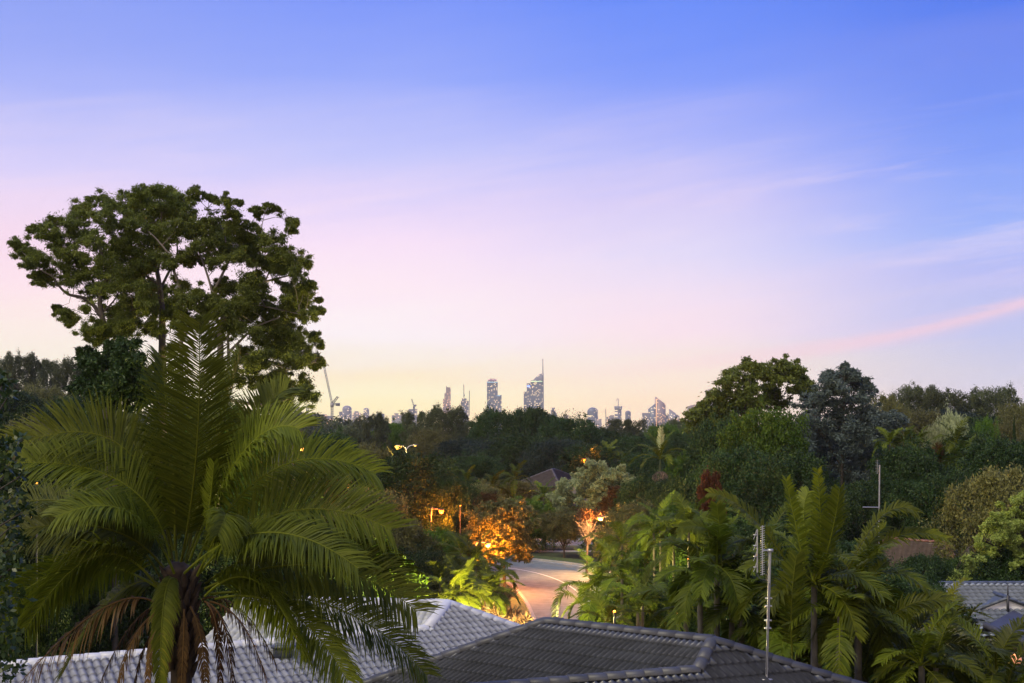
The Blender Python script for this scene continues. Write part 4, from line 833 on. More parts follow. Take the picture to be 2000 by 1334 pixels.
def plate(g, poly, th=.06):
    """thin solid sheet for the roof sides that face away"""
    P = np.array(poly, float); n = len(P); c = P.mean(0); lo = P - [0, 0, th]
    g.add(np.vstack([c, P]), [[0, i + 1, (i + 1) % n + 1] for i in range(n)]); g.add(np.vstack([c - [0, 0, th], lo]), [[0, (i + 1) % n + 1, i + 1] for i in range(n)])
    for i in range(n): j = (i + 1) % n; g.add([P[i], P[j], lo[j], lo[i]], [[0, 1, 2, 3]])
# --- dark roof in front
D = 4.3
def dr(px, py, k): Yd = k * D * FPX / (py - HOR); return at(px, py, Yd)
p0, p1, p2 = dr(1065, 1217, 1), dr(1390, 1254, 1), dr(1363, 1313, 1.095)
A = Plane.three(p0, p1, p2); wl_ = dr(1100, 1335, 1.095)
Bp = Plane.three(p1, p2, wl_)
pr = Bp.ray(1655, 1337); pr2 = p1 + (pr - p1) * 2.0; wl2 = p2 + (wl_ - p2) * 2.6; pl_ = A.ray(800, 1309); pl2 = p0 + (pl_ - p0) * 1.5
o = thing('house', 'nearest house with a charcoal tiled roof at the bottom centre', 'house', (p1[0], p1[1], float(ground(p1[0], p1[1]))), 'houses with tiled roofs')
tiled(A, [p0, p1, p2, wl2, A.ray(560, 1420), pl2], .132, .40, .055, .038, T_dark, 'roof', o, .55, 8)
tiled(Bp, [p1, pr2, pr2 + Bp.v * 2.5 - Bp.u * 0, p2 + Bp.v * 6, wl2 + Bp.v * 4, p2] if False else [p1, pr2, pr2 + Bp.v * 2.5, p2 + Bp.v * 5.5, p2], .17, .40, .055, .04, T_dark, 'roof', o, .9)
tiled(Bp, [p2, p2 + Bp.v * 5.5, wl2 + Bp.v * 5.5, wl2], .17, .40, .055, .04, T_dark, 'roof', o, .9)
g = G(); caps(g, p0, p1); caps(g, p1, p2, .125, .34); caps(g, p1, pr2); caps(g, p2 + (wl2 - p2) * .0, wl2); caps(g, p0, pl2); part('ridge_cap', g, T_cap, o)
g = G(); hb = (p1 - p0); dn = np.array([.6, .8, -.42]) * 4.0
plate(g, [p0, p1, p1 + dn + hb * .6, p0 + dn - hb * .6]); plate(g, [p1, p1 + dn + hb * .6, pr2 + Bp.v * 2, pr2]); plate(g, [p0, pl2, p0 + dn - hb * .6]); part('back_roof', g, T_dark, o)
g = G(); cx, cy_ = (p0[:2] + p1[:2]) / 2; zE = float(min(pr2[2], pl2[2]) - .9)
g.box((cx + .3, cy_ - .6, (zE + 1.5) / 2), (6.5, 5.5, zE - 1.5 + .0), math.atan2(hb[1], hb[0])); part('wall', g, M_brickw, o)
# --- white roof
D2 = 6.1
q1 = at(875, 1180, D2 * FPX / 340)
W = Plane.slope(q1, (.87, .49), R(21), (.49, -.87))
q2 = W.ray(835, 1230); q3 = W.ray(1030, 1235); q0 = at(470, 1172, (D2) * FPX / (1172 - HOR)); WA = Plane.three(q1, q0, q2)
wv = W.u if W.u[0] < 0 else -W.u; q4 = q2 + wv * 16
o = thing('house', 'house with a white painted tile roof behind the big palm', 'house', (q1[0] - 4, q1[1], float(ground(q1[0] - 4, q1[1]))), 'houses with tiled roofs')
tiled(W, [q1, q3, q3 + W.v * 7, q2 + W.v * 9, q2], .235, .37, .105, .055, T_white, 'roof', o, .38, 14)
tiled(W, [q2, q2 + W.v * 9, q4 + W.v * 9, q4], .235, .37, .105, .055, T_white, 'roof', o, .38, 14)
tiled(WA, [q1, q2, WA.ray(380, 1272), q0], .235, .37, .09, .05, T_white, 'roof', o, .42, 12)
g = G(); caps(g, q1, q2, .2, 1.2, .05, 9, 1.0); caps(g, q1, q3, .17, .42); caps(g, q1, q0, .17, .42); caps(g, q2, q4, .17, .42); part('ridge_cap', g, T_wcap, o)
g = G(); r = (q0 - q1); bk = np.array([.49, .87, -.40]); plate(g, [q1, q0, q0 + bk * 5, q1 + bk * 5]); plate(g, [q1, q1 + bk * 5, q3 + bk * 1.2, q3]); part('back_roof', g, T_white, o)
g = G(); g.box((q1[0] - 5.5, q1[1] - .5, 1.9), (13, 6, 4.2), math.atan2(.2, 1)); part('wall', g, M_wall, o)
g = G(); v0 = W.ray(552, 1285); g.box(v0 + W.n * .22, (.55, .5, .32)); g.box(v0 + W.n * .42, (.7, .62, .06)); part('roof_vent', g, T_dark, o)
# --- blue-grey roof with gable at right
D3 = 7.3; YB = D3 * FPX / 301
b0, b1 = at(1700, 1141, YB), at(2120, 1141, YB)
Bb = Plane.slope(b0, (1, 0), R(22), (0, -1))
o = thing('house', 'house with a blue-grey tile roof and a white weatherboard gable', 'house', (at(1950, 1141, YB)[0], YB, 0), 'houses with tiled roofs')
tiled(Bb, [b0, b1, b1 + Bb.v * 4.2, b0 + Bb.v * 4.2], .30, .33, .085, .075, T_blue, 'roof', o, .5, 10)
g = G(); caps(g, b0, b1, .13, .42)
ga = at(1965, 1168, YB - 2.3); hw, gh = 2.15, .80
gl, gr_ = ga + [-hw, 0, -gh * 1.0], ga + [hw, 0, -gh * 1.0]
kb = np.array([0, 2.4, 0])
gx = G()
for s_, e in ((-1, gl), (1, gr_)):
    ou = e + np.array([s_ * .45, -.12, -.17]); a_ = ga + [0, -.12, .02]; plate(gx, [a_, ga + kb, e + kb * 1 + [s_ * .4, 0, -.15], ou], .09)
part('gable_roof', gx, T_bcap, o)
caps(g, ga + [0, -.14, .0], gl + [-.5, -.14, -.19], .085, .4, .02); caps(g, ga + [0, -.14, .0], gr_ + [.5, -.14, -.19], .085, .4, .02); caps(g, ga + [0, -.2, .02], ga + kb * .9, .11, .4, .03); part('ridge_cap', g, T_bcap, o)
g = G(); nb = 5
for i in range(nb):                                 # weatherboards, each lapped over the one below
    z0, z1 = gl[2] + gh * i / nb, gl[2] + gh * (i + 1) / nb; f0, f1 = (1 - i / nb), (1 - (i + 1) / nb); y = ga[1]
    g.add([[ga[0] - hw * f0, y - .03, z0], [ga[0] + hw * f0, y - .03, z0], [ga[0] + hw * f1, y, z1], [ga[0] - hw * f1, y, z1]], [[0, 1, 2, 3]])
    g.add([[ga[0] - hw * f0, y - .03, z0], [ga[0] + hw * f0, y - .03, z0], [ga[0] + hw * f0, y, z0], [ga[0] - hw * f0, y, z0]], [[3, 2, 1, 0]])
part('gable_wall', g, M_white, o)
g = G(); g.box(ga + [0, -.2, -.22], (.09, .09, .75)); g.box(ga + [0, -.2, .35], (.05, .05, .55)); part('finial', g, M_fasc, o)
Bl = Plane.slope(gl + [0, -.02, -.02], (1, 0), R(22), (0, -1)); l0 = gl + [-.5, -.02, -.02]
tiled(Bl, [l0, l0 + np.array([6, 0, 0]), l0 + np.array([6, 0, 0]) + Bl.v * 1.9, l0 + Bl.v * 1.9], .30, .33, .085, .075, T_blue, 'porch_roof', o, .5, 10)
g = G(); e0 = l0 + Bl.v * 1.9; g.box(e0 + [3, -.02, -.12], (6, .05, .2)); part('fascia', g, M_fasc, o)
# lower carport hip whose eave shows lit soffit
h0, h1 = at(1925, 1222, YB - 6), at(2030, 1268, YB - 9)
g = G(); g.tube([h0, h1], .16, 8); plate(g, [h0, h1, h1 + [2.5, 3, -.1], h0 + [2.5, 3.2, .2]]); part('carport_roof', g, M_fasc, o)
g = G(); bw = at(1950, 1141, YB); g.box((bw[0] + 1.5, YB + 1.6, 1.35), (9, 7.2, 2.7)); part('wall', g, M_wall, o)
g = G(); g.box((bw[0] + 3.1, YB - 2.03, 1.5), (2.2, .04, 1.7)); w_ = part('window', g, emit('lit_window', (1, .36, .06), .9), o)
g = G(); bk2 = np.array([0, 4.2, -1.7]); plate(g, [b0, b1, b1 + bk2, b0 + bk2]); part('back_roof', g, T_blue, o)
def bulb(parent, loc, power, col, size=.15):
    ld = bpy.data.lights.new('bulb', 'POINT'); ld.energy = power; ld.color = col; ld.shadow_soft_size = size
    lo = bpy.data.objects.new('bulb', ld); COL.objects.link(lo); lo.parent = parent; lo.location = tuple(np.asarray(loc, float) - root_loc(parent)); return lo
M_pole = plain('painted_pole', (.06, .06, .065), .5)
M_glob = emit('warm_lamp_glass', (1, .46, .09), 4.5)
M_glob2 = emit('orange_lamp_glass', (1, .30, .03), 3.4)
M_globy = emit('yellow_lamp_glass', (1, .55, .08), 5)
def porch(label, px, py, Y, power, col, M_, grp=None, r=.055):
    c = at(px, py, Y); gz = float(ground(c[0], Y)); o = thing('garden_lamp', label, 'lamp', (c[0], Y, gz), grp)
    g = G(); g.tube([[c[0], Y, gz - .1], [c[0], Y, c[2] - r * 1.2]], .035, 8); g.lathe(c - [0, 0, r * 1.35], [(.02, 0), (r * .9, .02), (r * .9, .05)], 12); part('post', g, M_fasc, o)
    g = G(); g.lathe(c, [(r * math.sin(a), -r * math.cos(a)) for a in np.linspace(.05, math.pi - .05, 9)], 14); part('globe', g, M_, o, smooth=True)
    bulb(o, c + [0, r * 1.5, r * 2.4], power, col, .08) if power else None
    return o
GL = 'small garden lamps glowing orange among the trees'
porch('frosted globe lamp in the lower right corner', 1984, 1288, 33, 25, (1, .35, .08), emit('frosted_globe', (.75, .30, .16), .55), None, .15)
porch('garden lamp beneath the lit palms beside the white roof', 925, 1208, 60, 21000, (1, .80, .25), M_globy, None)
porch('lamp glow in the black trees right of the second antenna', 1858, 1000, 88, 200, (1, .33, .05), M_glob2, GL); porch('small lamp low among the right roadside palms', 1325, 1198, 46, 14, (1, .6, .2), M_glob, GL)
porch('tiny lamp behind the left fronds of the big palm', 72, 945, 52, 10, (1, .4, .08), M_glob2, GL); porch('red-orange lamp behind the right fronds of the big palm', 681, 953, 80, 12, (1, .25, .05), M_glob2, GL)
porch('small orange lamp right of the lamp under the dark tree', 899, 988, 97, 40, (1, .3, .04), M_glob2, GL); porch('orange lamp in the yellow-green tree by the cross road', 1032, 996, 133, 1500, (1, .35, .05), M_glob2, GL)
porch('dull orange lamp above the right roadside palms', 1345, 1091, 60, 14, (1, .25, .05), M_glob2, GL); porch('orange lamp lighting palm leaves below the right palms', 1200, 1195, 47.5, 160, (1, .28, .04), M_glob2, GL)
# --- brown roof, distant dark roof
def hiproof(label, apex0, apex1, half, depth, pitch_h, Tm, Tc, base, wallm, fwd=1., ribs=(.3, .34)):
    a0, a1 = np.array(apex0), np.array(apex1); o = thing('house', label, 'house', ((a0[0] + a1[0]) / 2, a0[1], float(ground(a0[0], a0[1]))), 'houses with tiled roofs')
    t = (a1 - a0); t[2] = 0; L = np.linalg.norm(t); t /= L; nrm = np.array([t[1], -t[0], 0])
    e = [a0 - t * half + nrm * depth - [0, 0, pitch_h], a1 + t * half + nrm * depth - [0, 0, pitch_h], a1 + t * half - nrm * depth - [0, 0, pitch_h], a0 - t * half - nrm * depth - [0, 0, pitch_h]]
    for poly in ([a0, a1, e[1], e[0]], [a1, e[2], e[1]], [a1, a0, e[3], e[2]], [a0, e[0], e[3]]):
        pl = Plane.three(poly[0], poly[-1], poly[1]) if len(poly) == 3 else Plane.three(poly[0], poly[1], poly[2])
        tiled(pl, poly, ribs[0], ribs[1], .03, .04, Tm, 'roof', o)
    g = G(); caps(g, a0, a1, .14, .4)
    for p_, q_ in ((a0, e[0]), (a0, e[3]), (a1, e[1]), (a1, e[2])): caps(g, p_, q_, .14, .4)
    part('ridge_cap', g, Tc, o); g = G(); m_ = (a0 + a1) / 2; gz = o.location.z; top = e[0][2] - .05
    g.box((m_[0], m_[1], (gz + top) / 2), (L + 2 * half - 1.2, 2 * depth - 1.2, top - gz), math.atan2(t[1], t[0])); part('wall', g, wallm, o); return o
hiproof('brown tiled house with a terracotta ridge behind the right palms', at(1730, 1052, 84), at(1850, 1062, 82), 2.0, 5.0, 2.0, T_brown, T_terra, 0, M_brickw)
hiproof('distant house with a dark purplish hip roof at the edge of the wood', at(1078, 917, 163), at(1083, 917, 163.5), 3.9, 3.9, 2.1, T_purp, T_purp, 0, M_wall)

# ------------------------------------------------------------------ antennas
def yagi(o, c, hgt, n, w, name='antenna'):
    g = G(); g.tube([c - [0, 0, hgt / 2], c + [0, 0, hgt / 2]], .011, 6)
    for i in range(n): z = c[2] - hgt / 2 + hgt * (i + .5) / n; g.tube([[c[0] - w / 2, c[1] - .01, z - .012], [c[0] + w / 2, c[1] - .01, z + .012]], .006, 5)
    part(name, g, B_mast, o)
AY = 23.6
bs = Bp.ray(1497, 1326); AY = bs[1]
o = thing('antenna_mast', 'tall galvanised antenna mast on the charcoal roof', 'antenna', tuple(bs), 'television antenna masts on the roofs')
tp = at(1504, 1072, AY); g = G(); md = bs + (tp - bs) * .45; g.tube([bs, md], .022, 10); g.tube([md - (tp - bs) * .06, tp], .028, 10)
for f in (.39, .45, .56, .62): p = bs + (tp - bs) * f; g.box(p, (.13, .035, .03)); g.tube([p + [.055, -.03, 0], p + [.055, .05, 0]], .012, 6); g.tube([p + [-.055, -.03, 0], p + [-.055, .05, 0]], .012, 6)
for f in (.08, .24, .5, .68, .78): g.lathe(bs + (tp - bs) * f - [0, 0, .012], [(.030, 0), (.030, .024)], 10)
g.box(bs, (.2, .2, .02)); part('mast', g, B_mast, o)
k = at(1495, 1075.5, AY); g = G(); g.tube([tp + [0, -.04, -.03], at(1490, 1075, AY - .04)], .016, 8); g.box(tp + [0, -.03, -.03], (.1, .08, .06)); part('bracket', g, B_mast, o)
yagi(o, at(1489, 1075, AY - .06), 97 / FPX * AY, 22, 8.5 / FPX * AY)
g = G(); c = at(1479, 1076, AY - .02); hh = 84 / FPX * AY
g.tube([c - [0, 0, hh / 2], c + [0, 0, hh / 2]], .015, 6)
for i in range(4):
    z = -hh / 2 + hh * (i + .5) / 4
    for s_ in (-1, 1): g.tube([c + [-.04, -.02, z], c + [-.05 + .03 * s_, -.02, z + s_ * .09]], .006, 5)
    g.box(c + [-.045, -.02, z], (.07, .02, .02))
part('antenna', g, B_mast, o)
g = G(); g.tube(spline([at(1477, 1120, AY), at(1484, 1130, AY), at(1495, 1133, AY), at(1502.5, 1139, AY)], 12), .008, 5); g.tube([at(1502.5, 1139, AY - .03), bs + [-.01, -.03, .1]], .007, 5); part('cable', g, M_fasc, o)
bs = at(1716, 1060, 83.2); o = thing('antenna_mast', 'second antenna mast rising behind the right palms', 'antenna', tuple(bs), 'television antenna masts on the roofs')
tp = at(1718, 908, 83.2); g = G(); g.tube([bs - [0, 0, .6], tp], .05, 8); part('mast', g, B_mast, o); yagi(o, at(1713.5, 912, 83.1), 27 / FPX * 83, 9, .28)
g = G(); g.tube([at(1685, 990.5, 83.1), at(1717, 991, 83.1)], .04, 6); part('crossbar', g, B_mast, o)
bs = at(1845, 1064, 82.6); g = G(); g.tube([bs - [0, 0, .4], at(1845, 1050, 82.6)], .04, 6); g.box(at(1845, 1050, 82.6), (.3, .06, .06)); single('vent_pipe', g, B_mast, 'short vent pipe on the brown roof', 'pipe', bs)

# ------------------------------------------------------------------ street lamps
SL = 'street lamps along the roads'
def street_lamp(label, px, py, Y, power, col, M_, arm=-.9, h=None):
    c = at(px, py, Y); px_ = c[0] - arm; gz = float(ground(px_, Y)); o = thing('street_lamp', label, 'street lamp', (px_, Y, gz), SL)
    g = G(); g.tube(spline([[px_, Y, gz - .1], [px_, Y, gz + 2], [px_, Y, c[2] - .1], [px_ + arm * .35, Y, c[2] + .16], [c[0] - arm * .1, Y, c[2] + .14]], 24), np.linspace(.09, .045, 24), 8); part('pole', g, M_pole, o)
    g = G(); g.box(c + [0, 0, .11], (.42, .2, .1)); lh = part('lamp_head', g, M_pole, o)
    g = G(); g.lathe(c + [0, 0, .045], [(.001, -.24), (.12, -.21), (.19, -.08), (.2, .0)], 14); part('lens', g, M_, lh, smooth=True)
    if power: bulb(o, c + [0, -.1, -.42], power, col, .12)
    return o
OR = (1, .20, .014)
street_lamp('street lamp shining orange beneath the dark round tree', 862, 998, 96.5, 2400, OR, M_glob2, .8)
street_lamp('street lamp glowing inside the orange-lit tree by the road', 953, 1063, 89.2, 6500, (1, .27, .025), M_glob, .9)
street_lamp('brightest street lamp right of the road beside the bare tree', 1173, 1012, 101, 6000, (1, .46, .14), M_globy, -1.0)
street_lamp('far street lamp in the dark wood right of centre', 1156, 876, 178, 700, OR, M_globy, .8)
street_lamp('faint street lamp lower in the dark wood', 1141, 897, 176, 400, OR, M_glob2, -.8)
street_lamp('pale street lamp right of the big palm', 590, 876, 92, 30, (1, .6, .25), M_glob, .7)
street_lamp('street lamp hidden in the umbrella gum', 1392, 826, 150, 900, OR, M_glob, .8)
# twin arm lamp
c = at(794, 876, 150); gz = float(ground(c[0], 150)); o = thing('street_lamp', 'tall twin-arm street lamp above the dark round tree, its left head bright', 'street lamp', (c[0], 150, gz), SL)
g = G(); g.tube([[c[0], 150, gz - .1], c], [.11, .07], 10); part('pole', g, B_mast, o)
for s_, hx, pw in ((-1, 778, 500), (1, 811, 20)):
    e = at(hx, 872 if s_ < 0 else 871, 150); g = G(); g.tube(spline([c - [0, 0, .1], c + [s_ * .25, 0, .22], (c + e) / 2 + [0, 0, .2], e + [-s_ * .2, 0, .1]], 14), .05, 7); part('arm', g, B_mast, o)
    g = G(); g.box(e + [0, 0, .12], (.5, .24, .1)); lh = part('lamp_head', g, B_mast, o); g = G(); g.lathe(e + [0, 0, .05], [(.001, -.40), (.26, -.33), (.40, -.1), (.42, 0)] if s_ < 0 else [(.001, -.1), (.1, -.08), (.13, 0)], 14); part('lens', g, M_globy if s_ < 0 else M_glob, lh, smooth=True)
    bulb(o, e + [0, -.1, -.65], pw, (1, .66, .2), .15)

# ------------------------------------------------------------------ city
F_grey = facade('tower_grey', (.22, .205, .25), (5, 4.2), .16); F_blue = facade('tower_glass', (.14, .155, .205), (5, 4.2), .16, (1, .70, .34), 1.5)
F_pale = facade('tower_pale', (.33, .295, .32), (5, 4.2), .14, (1, .6, .3)); F_pink = facade('tower_pinkish', (.33, .235, .23), (5, 4.2), .16, (1, .55, .25)); F_dark = facade('tower_dark', (.14, .14, .19), (5, 4.2), .16)
F_low = facade('low_block', (.24, .2, .22), (14, 4), .25, (1, .5, .2), 1.4)
M_crown = emit('crown_light', (.45, .7, .9), .7); M_crownr = emit('crown_light_red', (.9, .4, .55), .35); M_sign = emit('blue_sign', (.25, .35, 1), 2.5); M_purple = emit('purple_light', (.45, .2, 1), 3.)
M_steel = plain('crane_steel', (.33, .31, .32), .6, noise=.1); M_craned = plain('crane_dark', (.14, .14, .16), .6, noise=.1)
CT = 'towers of the distant city skyline'
def ell(cx, cy, rx, ry, n=20): return [(cx + rx * math.cos(a), cy + ry * math.sin(a)) for a in np.arange(n) * 2 * math.pi / n]
def rect(x0, x1, y0, y1): return [(x0, y0), (x1, y0), (x1, y1), (x0, y1)]
def X_(px, Y): return (px - 1000) / FPX * Y
def Z_(py, Y): return EYE + (HOR - py) / FPX * Y
def tower(label, x0, x1, top, Y, m, steps=(), shape='box', roof=None, name='tower', cat='tower', grp=CT):
    """steps: further volumes (x0,x1,top) of the same tower, roof: dome | slant_l | slant_r"""
    a, b = X_(x0, Y), X_(x1, Y); cx = (a + b) / 2; o = thing(name, label, cat, (cx, Y, 0), grp); dp = max(18, (b - a) * .9)
    zt = Z_(top, Y); g = G()
    if roof == 'dome':
        w = (b - a) / 2; zb = zt - w * .8; g.prism(ell(cx, Y, w, dp / 2), 0, zb)
        g.lathe((0, 0, 0), [(1, 0)], 4) if False else None
        prof = [(math.cos(t), math.sin(t)) for t in np.linspace(0, math.pi / 2 - .02, 7)]; k = 20; V = [[cx + w * r * math.cos(q), Y + dp / 2 * r * math.sin(q), zb + w * .8 * h] for r, h in prof for q in np.arange(k) * 2 * math.pi / k]
        i = np.arange(6)[:, None] * k; j = np.arange(k)[None]; j2 = (j + 1) % k; g.add(V, np.stack([i + j, i + j2, i + k + j2, i + k + j], -1).reshape(-1, 4))
    elif roof in ('slant_l', 'slant_r'):
        dz = (b - a) * .75; zl, zr = (zt, zt - dz) if roof == 'slant_r' else (zt - dz, zt)
        V = [(a, Y, 0), (b, Y, 0), (b, Y + dp, 0), (a, Y + dp, 0), (a, Y, zl), (b, Y, zr), (b, Y + dp, zr), (a, Y + dp, zl)]
        g.add(V, [[0, 3, 2, 1], [4, 5, 6, 7], [0, 1, 5, 4], [1, 2, 6, 5], [2, 3, 7, 6], [3, 0, 4, 7]])
    else:
        g.prism(rect(a, b, Y, Y + dp) if shape == 'box' else ell(cx, Y, (b - a) / 2, dp / 2), 0, zt)
    part('body', g, m, o)
    for sx0, sx1, st in steps:
        g = G(); sa, sb = X_(sx0, Y), X_(sx1, Y); g.prism(rect(sa, sb, Y + 2.5, Y + dp * .7 + 2), 0, Z_(st, Y)); part('wing', g, m, o)
    return o
def extra(o, name, g, m): return part(name, g, m, o)
CY = 5000
o = tower('low lit block beside the drooping gum branch', 575, 641, 812, 2600, F_low, [(585, 632, 809)], name='building', cat='building', grp=None)
for px in (596, 612): g = G(); x = X_(px, 2595); g.box((x, 2598.5, Z_(822, 2595)), (6, 2.6, 7)); extra(o, 'window', g, emit('orange_window', (1, .45, .12), 3.5))
tower('small dark slab with a violet light beside the round-topped tower', 662.5, 668.5, 804, CY - 300, F_dark); o = tower('wide round-topped tower right of the tall crane', 668.5, 687, 792, CY, F_grey, roof='dome')
tower('low domed block right of the wide round-topped tower', 688, 703.5, 806, CY - 400, F_pale, [(692, 699, 803)]); tower('slim rounded tower standing alone left of the small crane', 709.5, 721, 796.5, CY + 200, F_grey, roof='dome')
tower('short block between the rounded tower and the long low block', 735, 750, 808, CY, F_blue); tower('long low block left of the small crane', 765, 799, 811, CY - 600, F_pale, [(770, 776, 807), (782, 786, 808)])
tower('block under the small crane', 798, 814, 799, CY, F_grey); tower('small far slab near the tall crane foot', 640, 648, 815, CY, F_pale)
o = tower('slender stepped tower with a rounded spine left of the crane-topped tower', 871, 880, 760, CY, F_pink, [(868, 871, 768), (865, 868, 779)]); g = G(); x0, x1 = X_(871, CY), X_(879.5, CY); g.prism(ell((x0 + x1) / 2, CY + 9, (x1 - x0) / 2, 8), Z_(762, CY), Z_(756.5, CY)); g.prism(rect(x0, x0 + 4, CY + 1, CY + 12), Z_(762, CY), Z_(754.5, CY)); extra(o, 'crown', g, F_pink)
o = tower('unfinished tower with two crane masts on top', 900, 915, 783, CY + 100, F_dark, [(902, 911, 778)]); CYY = CY + 100
g = G(); g.tube([[X_(906, CYY), CYY + 8, Z_(779, CYY)], [X_(905.7, CYY), CYY + 8, Z_(751, CYY)]], 1.5, 4); g.box((X_(906.3, CYY), CYY + 8, Z_(772, CYY)), (5, 3, 7)); extra(o, 'crane', g, M_craned)
g = G(); g.tube([[X_(916.3, CYY), CYY + 8, Z_(812, CYY)], [X_(916.6, CYY), CYY + 8, Z_(763, CYY)]], 1.5, 4); extra(o, 'crane', g, M_craned)
tower('low pale block left of the unfinished tower', 882, 901, 801.5, CY - 200, F_pale); o = tower('small block with a violet light at the foot of the unfinished tower', 901, 909, 806, CY - 500, F_blue)
g = G(); g.box((X_(908, 4490), 4494, Z_(812, 4490)), (7, 2, 7)); extra(o, 'sign', g, M_purple)
o = tower('tall twin-block tower with a coloured crown', 951, 972, 745, CY, F_blue, [(966, 979.5, 771.5)])
g = G(); x0, x1 = X_(951, CY), X_(972, CY); g.prism(rect(x0 + 5, x1 - 5, CY + 3, CY + 30), Z_(745, CY), Z_(741, CY)); g.prism(rect(x0 + 12, x1 - 12, CY + 6, CY + 26), Z_(741, CY), Z_(739.5, CY)); extra(o, 'crown', g, F_dark)
for zz, m_ in ((746.5, M_crown), (742, M_crownr)):
    g = G(); g.box(((x0 + x1) / 2, CY - 1.2, Z_(zz, CY)), (x1 - x0 - (6 if zz < 745 else 1), 2, 2.2)); extra(o, 'light_band', g, m_)
g = G(); g.box(((X_(966, CY) + X_(979.5, CY)) / 2, CY + 1, Z_(773, CY)), (18, 2, 2.4)); extra(o, 'light_band', g, M_crown)
o = tower('tallest tower with a curved sail top and a long spire', 1036.5, 1060, 743, CY, F_blue, [(1029, 1036.8, 748.5), (1023, 1029.5, 765)])
x0, x1 = X_(1036.5, CY), X_(1060, CY); g = G(); pts = [(t, math.sin(t * math.pi / 2)) for t in np.linspace(0, 1, 9)]
for (t0, h0_), (t1, h1_) in zip(pts[:-1], pts[1:]):
    a_, b_ = x0 + 9 + (x1 - x0 - 9) * t0, x0 + 9 + (x1 - x0 - 9) * t1; zb = Z_(743, CY); H_ = Z_(729, CY) - zb
    V = [(a_, CY + 4, zb), (b_, CY + 4, zb), (b_, CY + 24, zb), (a_, CY + 24, zb), (a_, CY + 4, zb + H_ * h0_ + .1), (b_, CY + 4, zb + H_ * h1_), (b_, CY + 24, zb + H_ * h1_), (a_, CY + 24, zb + H_ * h0_ + .1)]; g.add(V, [[4, 5, 6, 7], [0, 1, 5, 4], [2, 3, 7, 6], [1, 2, 6, 5], [3, 0, 4, 7]])
extra(o, 'sail', g, F_grey)
g = G(); g.tube([[x1 + 1, CY + 10, Z_(800, CY)], [x1 + 1, CY + 10, Z_(735, CY)], [x1 + .6, CY + 10, Z_(703, CY)]], [4, 3, 1.3], 8); g.lathe((x1 + .6, CY + 10, Z_(704, CY)), [(.5, 0), (3, 1.5), (3, 4), (.5, 5.5)], 8); extra(o, 'spire', g, M_steel)
g = G(); g.box(((x0 + x1) / 2, CY - 1.2, Z_(745, CY)), (x1 - x0 - 3, 2, 3.4)); extra(o, 'light_band', g, emit('green_band', (.75, .95, .55), .75)); g = G(); g.box((X_(1032.5, CY), CY + .6, Z_(754.5, CY)), (11, 2, 6)); extra(o, 'sign', g, M_sign)
o = tower('stepped pyramid-topped tower right of the spire tower', 1074, 1088, 808, CY, F_grey, [(1076, 1086, 801), (1078, 1084, 796)]); tower('tiny gabled block among the treetops', 1102, 1110, 811, CY, F_pink, [(1104, 1108, 809)])
tower('wide domed tower with a pinkish edge', 1147, 1168, 795.5, CY, F_blue, roof='dome'); tower('pale low block at the foot of the domed tower', 1163, 1175, 818, CY - 500, F_pale); tower('white low block left of the flared tower', 1185, 1200, 814, CY - 400, F_pale, [(1190, 1199, 811)])
o = tower('flared round tower with an ornament on top', 1200.5, 1214, 800, CY, F_grey, shape='round'); x0, x1 = X_(1200, CY), X_(1215, CY); g = G(); cx = (x0 + x1) / 2; g.lathe((cx, CY, Z_(800, CY)), [((x1 - x0) / 2 * .92, 0), ((x1 - x0) / 2, 4), ((x1 - x0) / 2 * 1.06, 14), (.1, 14.5)], 20); extra(o, 'crown', g, F_grey)
g = G(); g.tube([[cx, CY, Z_(793, CY)], [cx, CY, Z_(784, CY)]], 1.8, 5); an = np.linspace(-.9, 3.9, 12); g.tube([[cx - 2 + 4 * math.cos(t), CY, Z_(781.5, CY) + 5.5 * math.sin(t)] for t in an], 1.4, 5); extra(o, 'ornament', g, M_steel)
tower('slim rounded tower right of the flared tower', 1221, 1232, 802, CY, F_dark, roof='dome'); tower('left grey slab of the slanted tower cluster', 1255, 1267.5, 806.5, CY - 200, F_grey); tower('slanted tower left of the tallest slanted one', 1267, 1281, 788, CY, F_blue, roof='slant_l')
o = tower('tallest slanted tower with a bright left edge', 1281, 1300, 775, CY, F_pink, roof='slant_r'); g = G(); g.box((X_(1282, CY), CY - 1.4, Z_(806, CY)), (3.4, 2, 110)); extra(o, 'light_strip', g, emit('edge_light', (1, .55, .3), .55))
tower('low grey block between the slanted towers', 1299, 1311, 808, CY + 60, F_grey); tower('small slanted tower at the right of the cluster', 1308.5, 1327, 799, CY - 150, F_grey, roof='slant_r'); tower('pinkish slab with vertical ribs left of the umbrella gum', 1344.5, 1366, 793, CY, F_pink, [(1350, 1361, 791)])
tower('pale tower half hidden by the umbrella gum', 1382, 1412, 761, CY, F_pale, [(1388, 1400, 759)]); tower('low lit block behind the umbrella gum', 1368, 1404, 818, 3200, F_low); tower('low pinkish block at the feet of the slanted towers', 1305, 1330, 818, 4200, F_pink)
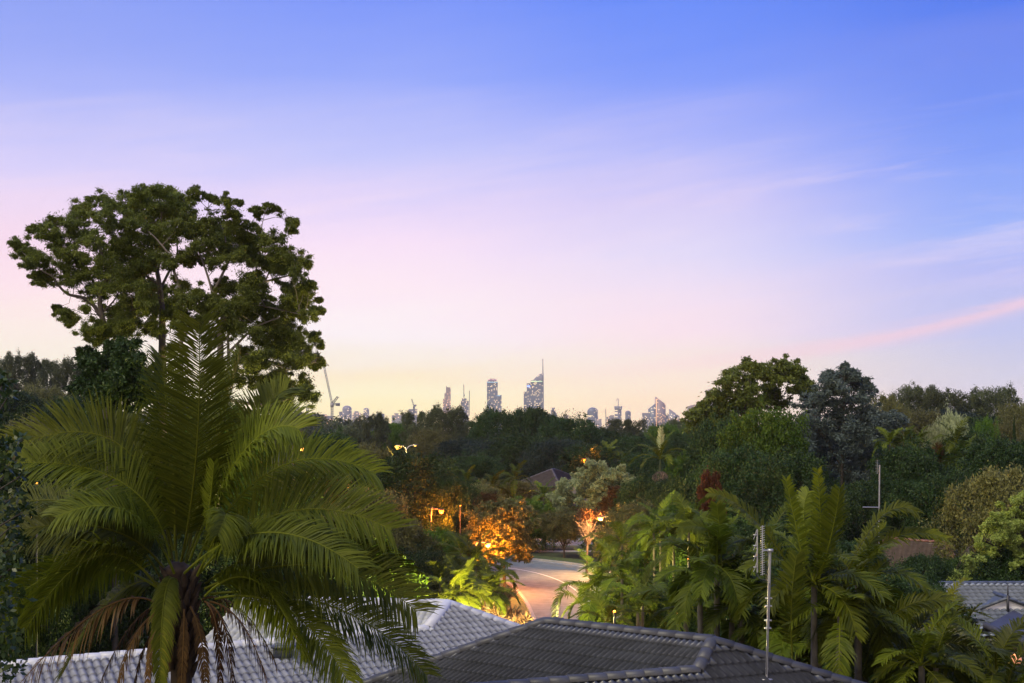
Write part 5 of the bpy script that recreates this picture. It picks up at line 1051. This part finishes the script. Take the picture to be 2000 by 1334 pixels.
# cranes
CG = 'tower cranes on the skyline'
def crane(label, px, py0, py1, Y, jib, counter, thick, m):
    x = X_(px, Y); o = thing('tower_crane', label, 'crane', (x, Y, 0), CG); z0, z1 = 0, Z_(py1, Y); t = thick
    def lat(g, a, b, w, n):
        a, b = np.asarray(a, float), np.asarray(b, float); d = (b - a) / np.linalg.norm(b - a); s = np.cross(d, [0, 1, 0]); s /= np.linalg.norm(s); q = np.array([0, 1., 0])
        C4 = [s * w + q * w, s * w - q * w, -s * w - q * w, -s * w + q * w]
        for c_ in C4: g.tube([a + c_, b + c_], w * .3, 4)
        for i in range(n):
            p0_, p1_ = a + (b - a) * i / n, a + (b - a) * (i + 1) / n
            for k in range(4): g.tube([p0_ + C4[k], p1_ + C4[(k + 1) % 4]], w * .2, 4)
    g = G(); lat(g, (x, Y, z0), (x, Y, z1), t, 16); part('mast', g, m, o)
    g = G(); e = (X_(jib[2], Y), Y, Z_(jib[3], Y)); lat(g, (X_(jib[0], Y), Y, Z_(jib[1], Y)), e, t * .75, 14); part('jib', g, m, o)
    if counter:
        g = G(); a_ = (x, Y, Z_(counter[0][1], Y))
        for cx_, cy_ in counter[1:]: lat(g, (X_(counter[0][0], Y), Y, Z_(counter[0][1], Y)), (X_(cx_, Y), Y, Z_(cy_, Y)), t * .9, 4)
        g.box((X_(counter[-1][0], Y), Y, Z_(counter[-1][1], Y)), (t * 4, t * 3, t * 3)); part('counter_jib', g, M_craned, o)
        g = G(); g.box((x, Y, Z_(counter[0][1] + 2, Y)), (t * 3.4, t * 3, t * 4)); part('cab', g, m, o)
    return o
crane('tall luffing crane with its jib raised left, beside the big gum', 648.5, 830, 789, 1500, (648.5, 788, 633, 716), [(649, 789), (660, 774.5), (660, 790)], 1.15, M_steel)
crane('small crane with raised jib left of the stepped tower', 808.5, 805, 793, CY, (808.5, 794, 804, 779), [(808.5, 794), (811, 792)], 2.4, M_craned)
crane('thin crane mast half hidden by the drooping gum branch', 600, 830, 796, 2500, (600, 797, 603, 790), None, 1.7, M_steel)
crane('thin leaning crane jib right of the domed tower', 1183.5, 825, 820, CY, (1183.5, 822, 1182.6, 799), None, 1.8, M_craned)
# lights seen through the umbrella gum and in the wood
c = at(1452, 803, 135); o = thing('signal_lamp', 'violet signal lamp shining through the umbrella gum', 'lamp', (c[0], 135, float(ground(c[0], 135)))); g = G(); g.tube([[c[0], 135, 0], c - [0, 0, .2]], .06, 6); part('post', g, M_fasc, o); g = G(); g.lathe(c, [(.01, -.2), (.2, -.15), (.22, .1), (.01, .2)], 10); part('lens', g, M_purple, o)

# ------------------------------------------------------------------ haze
g = G(); g.box((0, 3250, 214), (6600, 6700, 430)); me = g.mesh('haze'); me.materials.clear()
m = bpy.data.materials.new('haze_air'); m.use_nodes = True; t = m.node_tree; t.nodes.clear(); out = t.nodes.new('ShaderNodeOutputMaterial'); pv = t.nodes.new('ShaderNodeVolumePrincipled')
pv.inputs['Color'].default_value = (.95, .95, 1, 1); pv.inputs['Density'].default_value = 6e-5; pv.inputs['Anisotropy'].default_value = .1; t.links.new(pv.outputs[0], out.inputs['Volume'])
me.materials.append(m); o = bpy.data.objects.new('haze', me); COL.objects.link(o); o['kind'] = 'stuff'
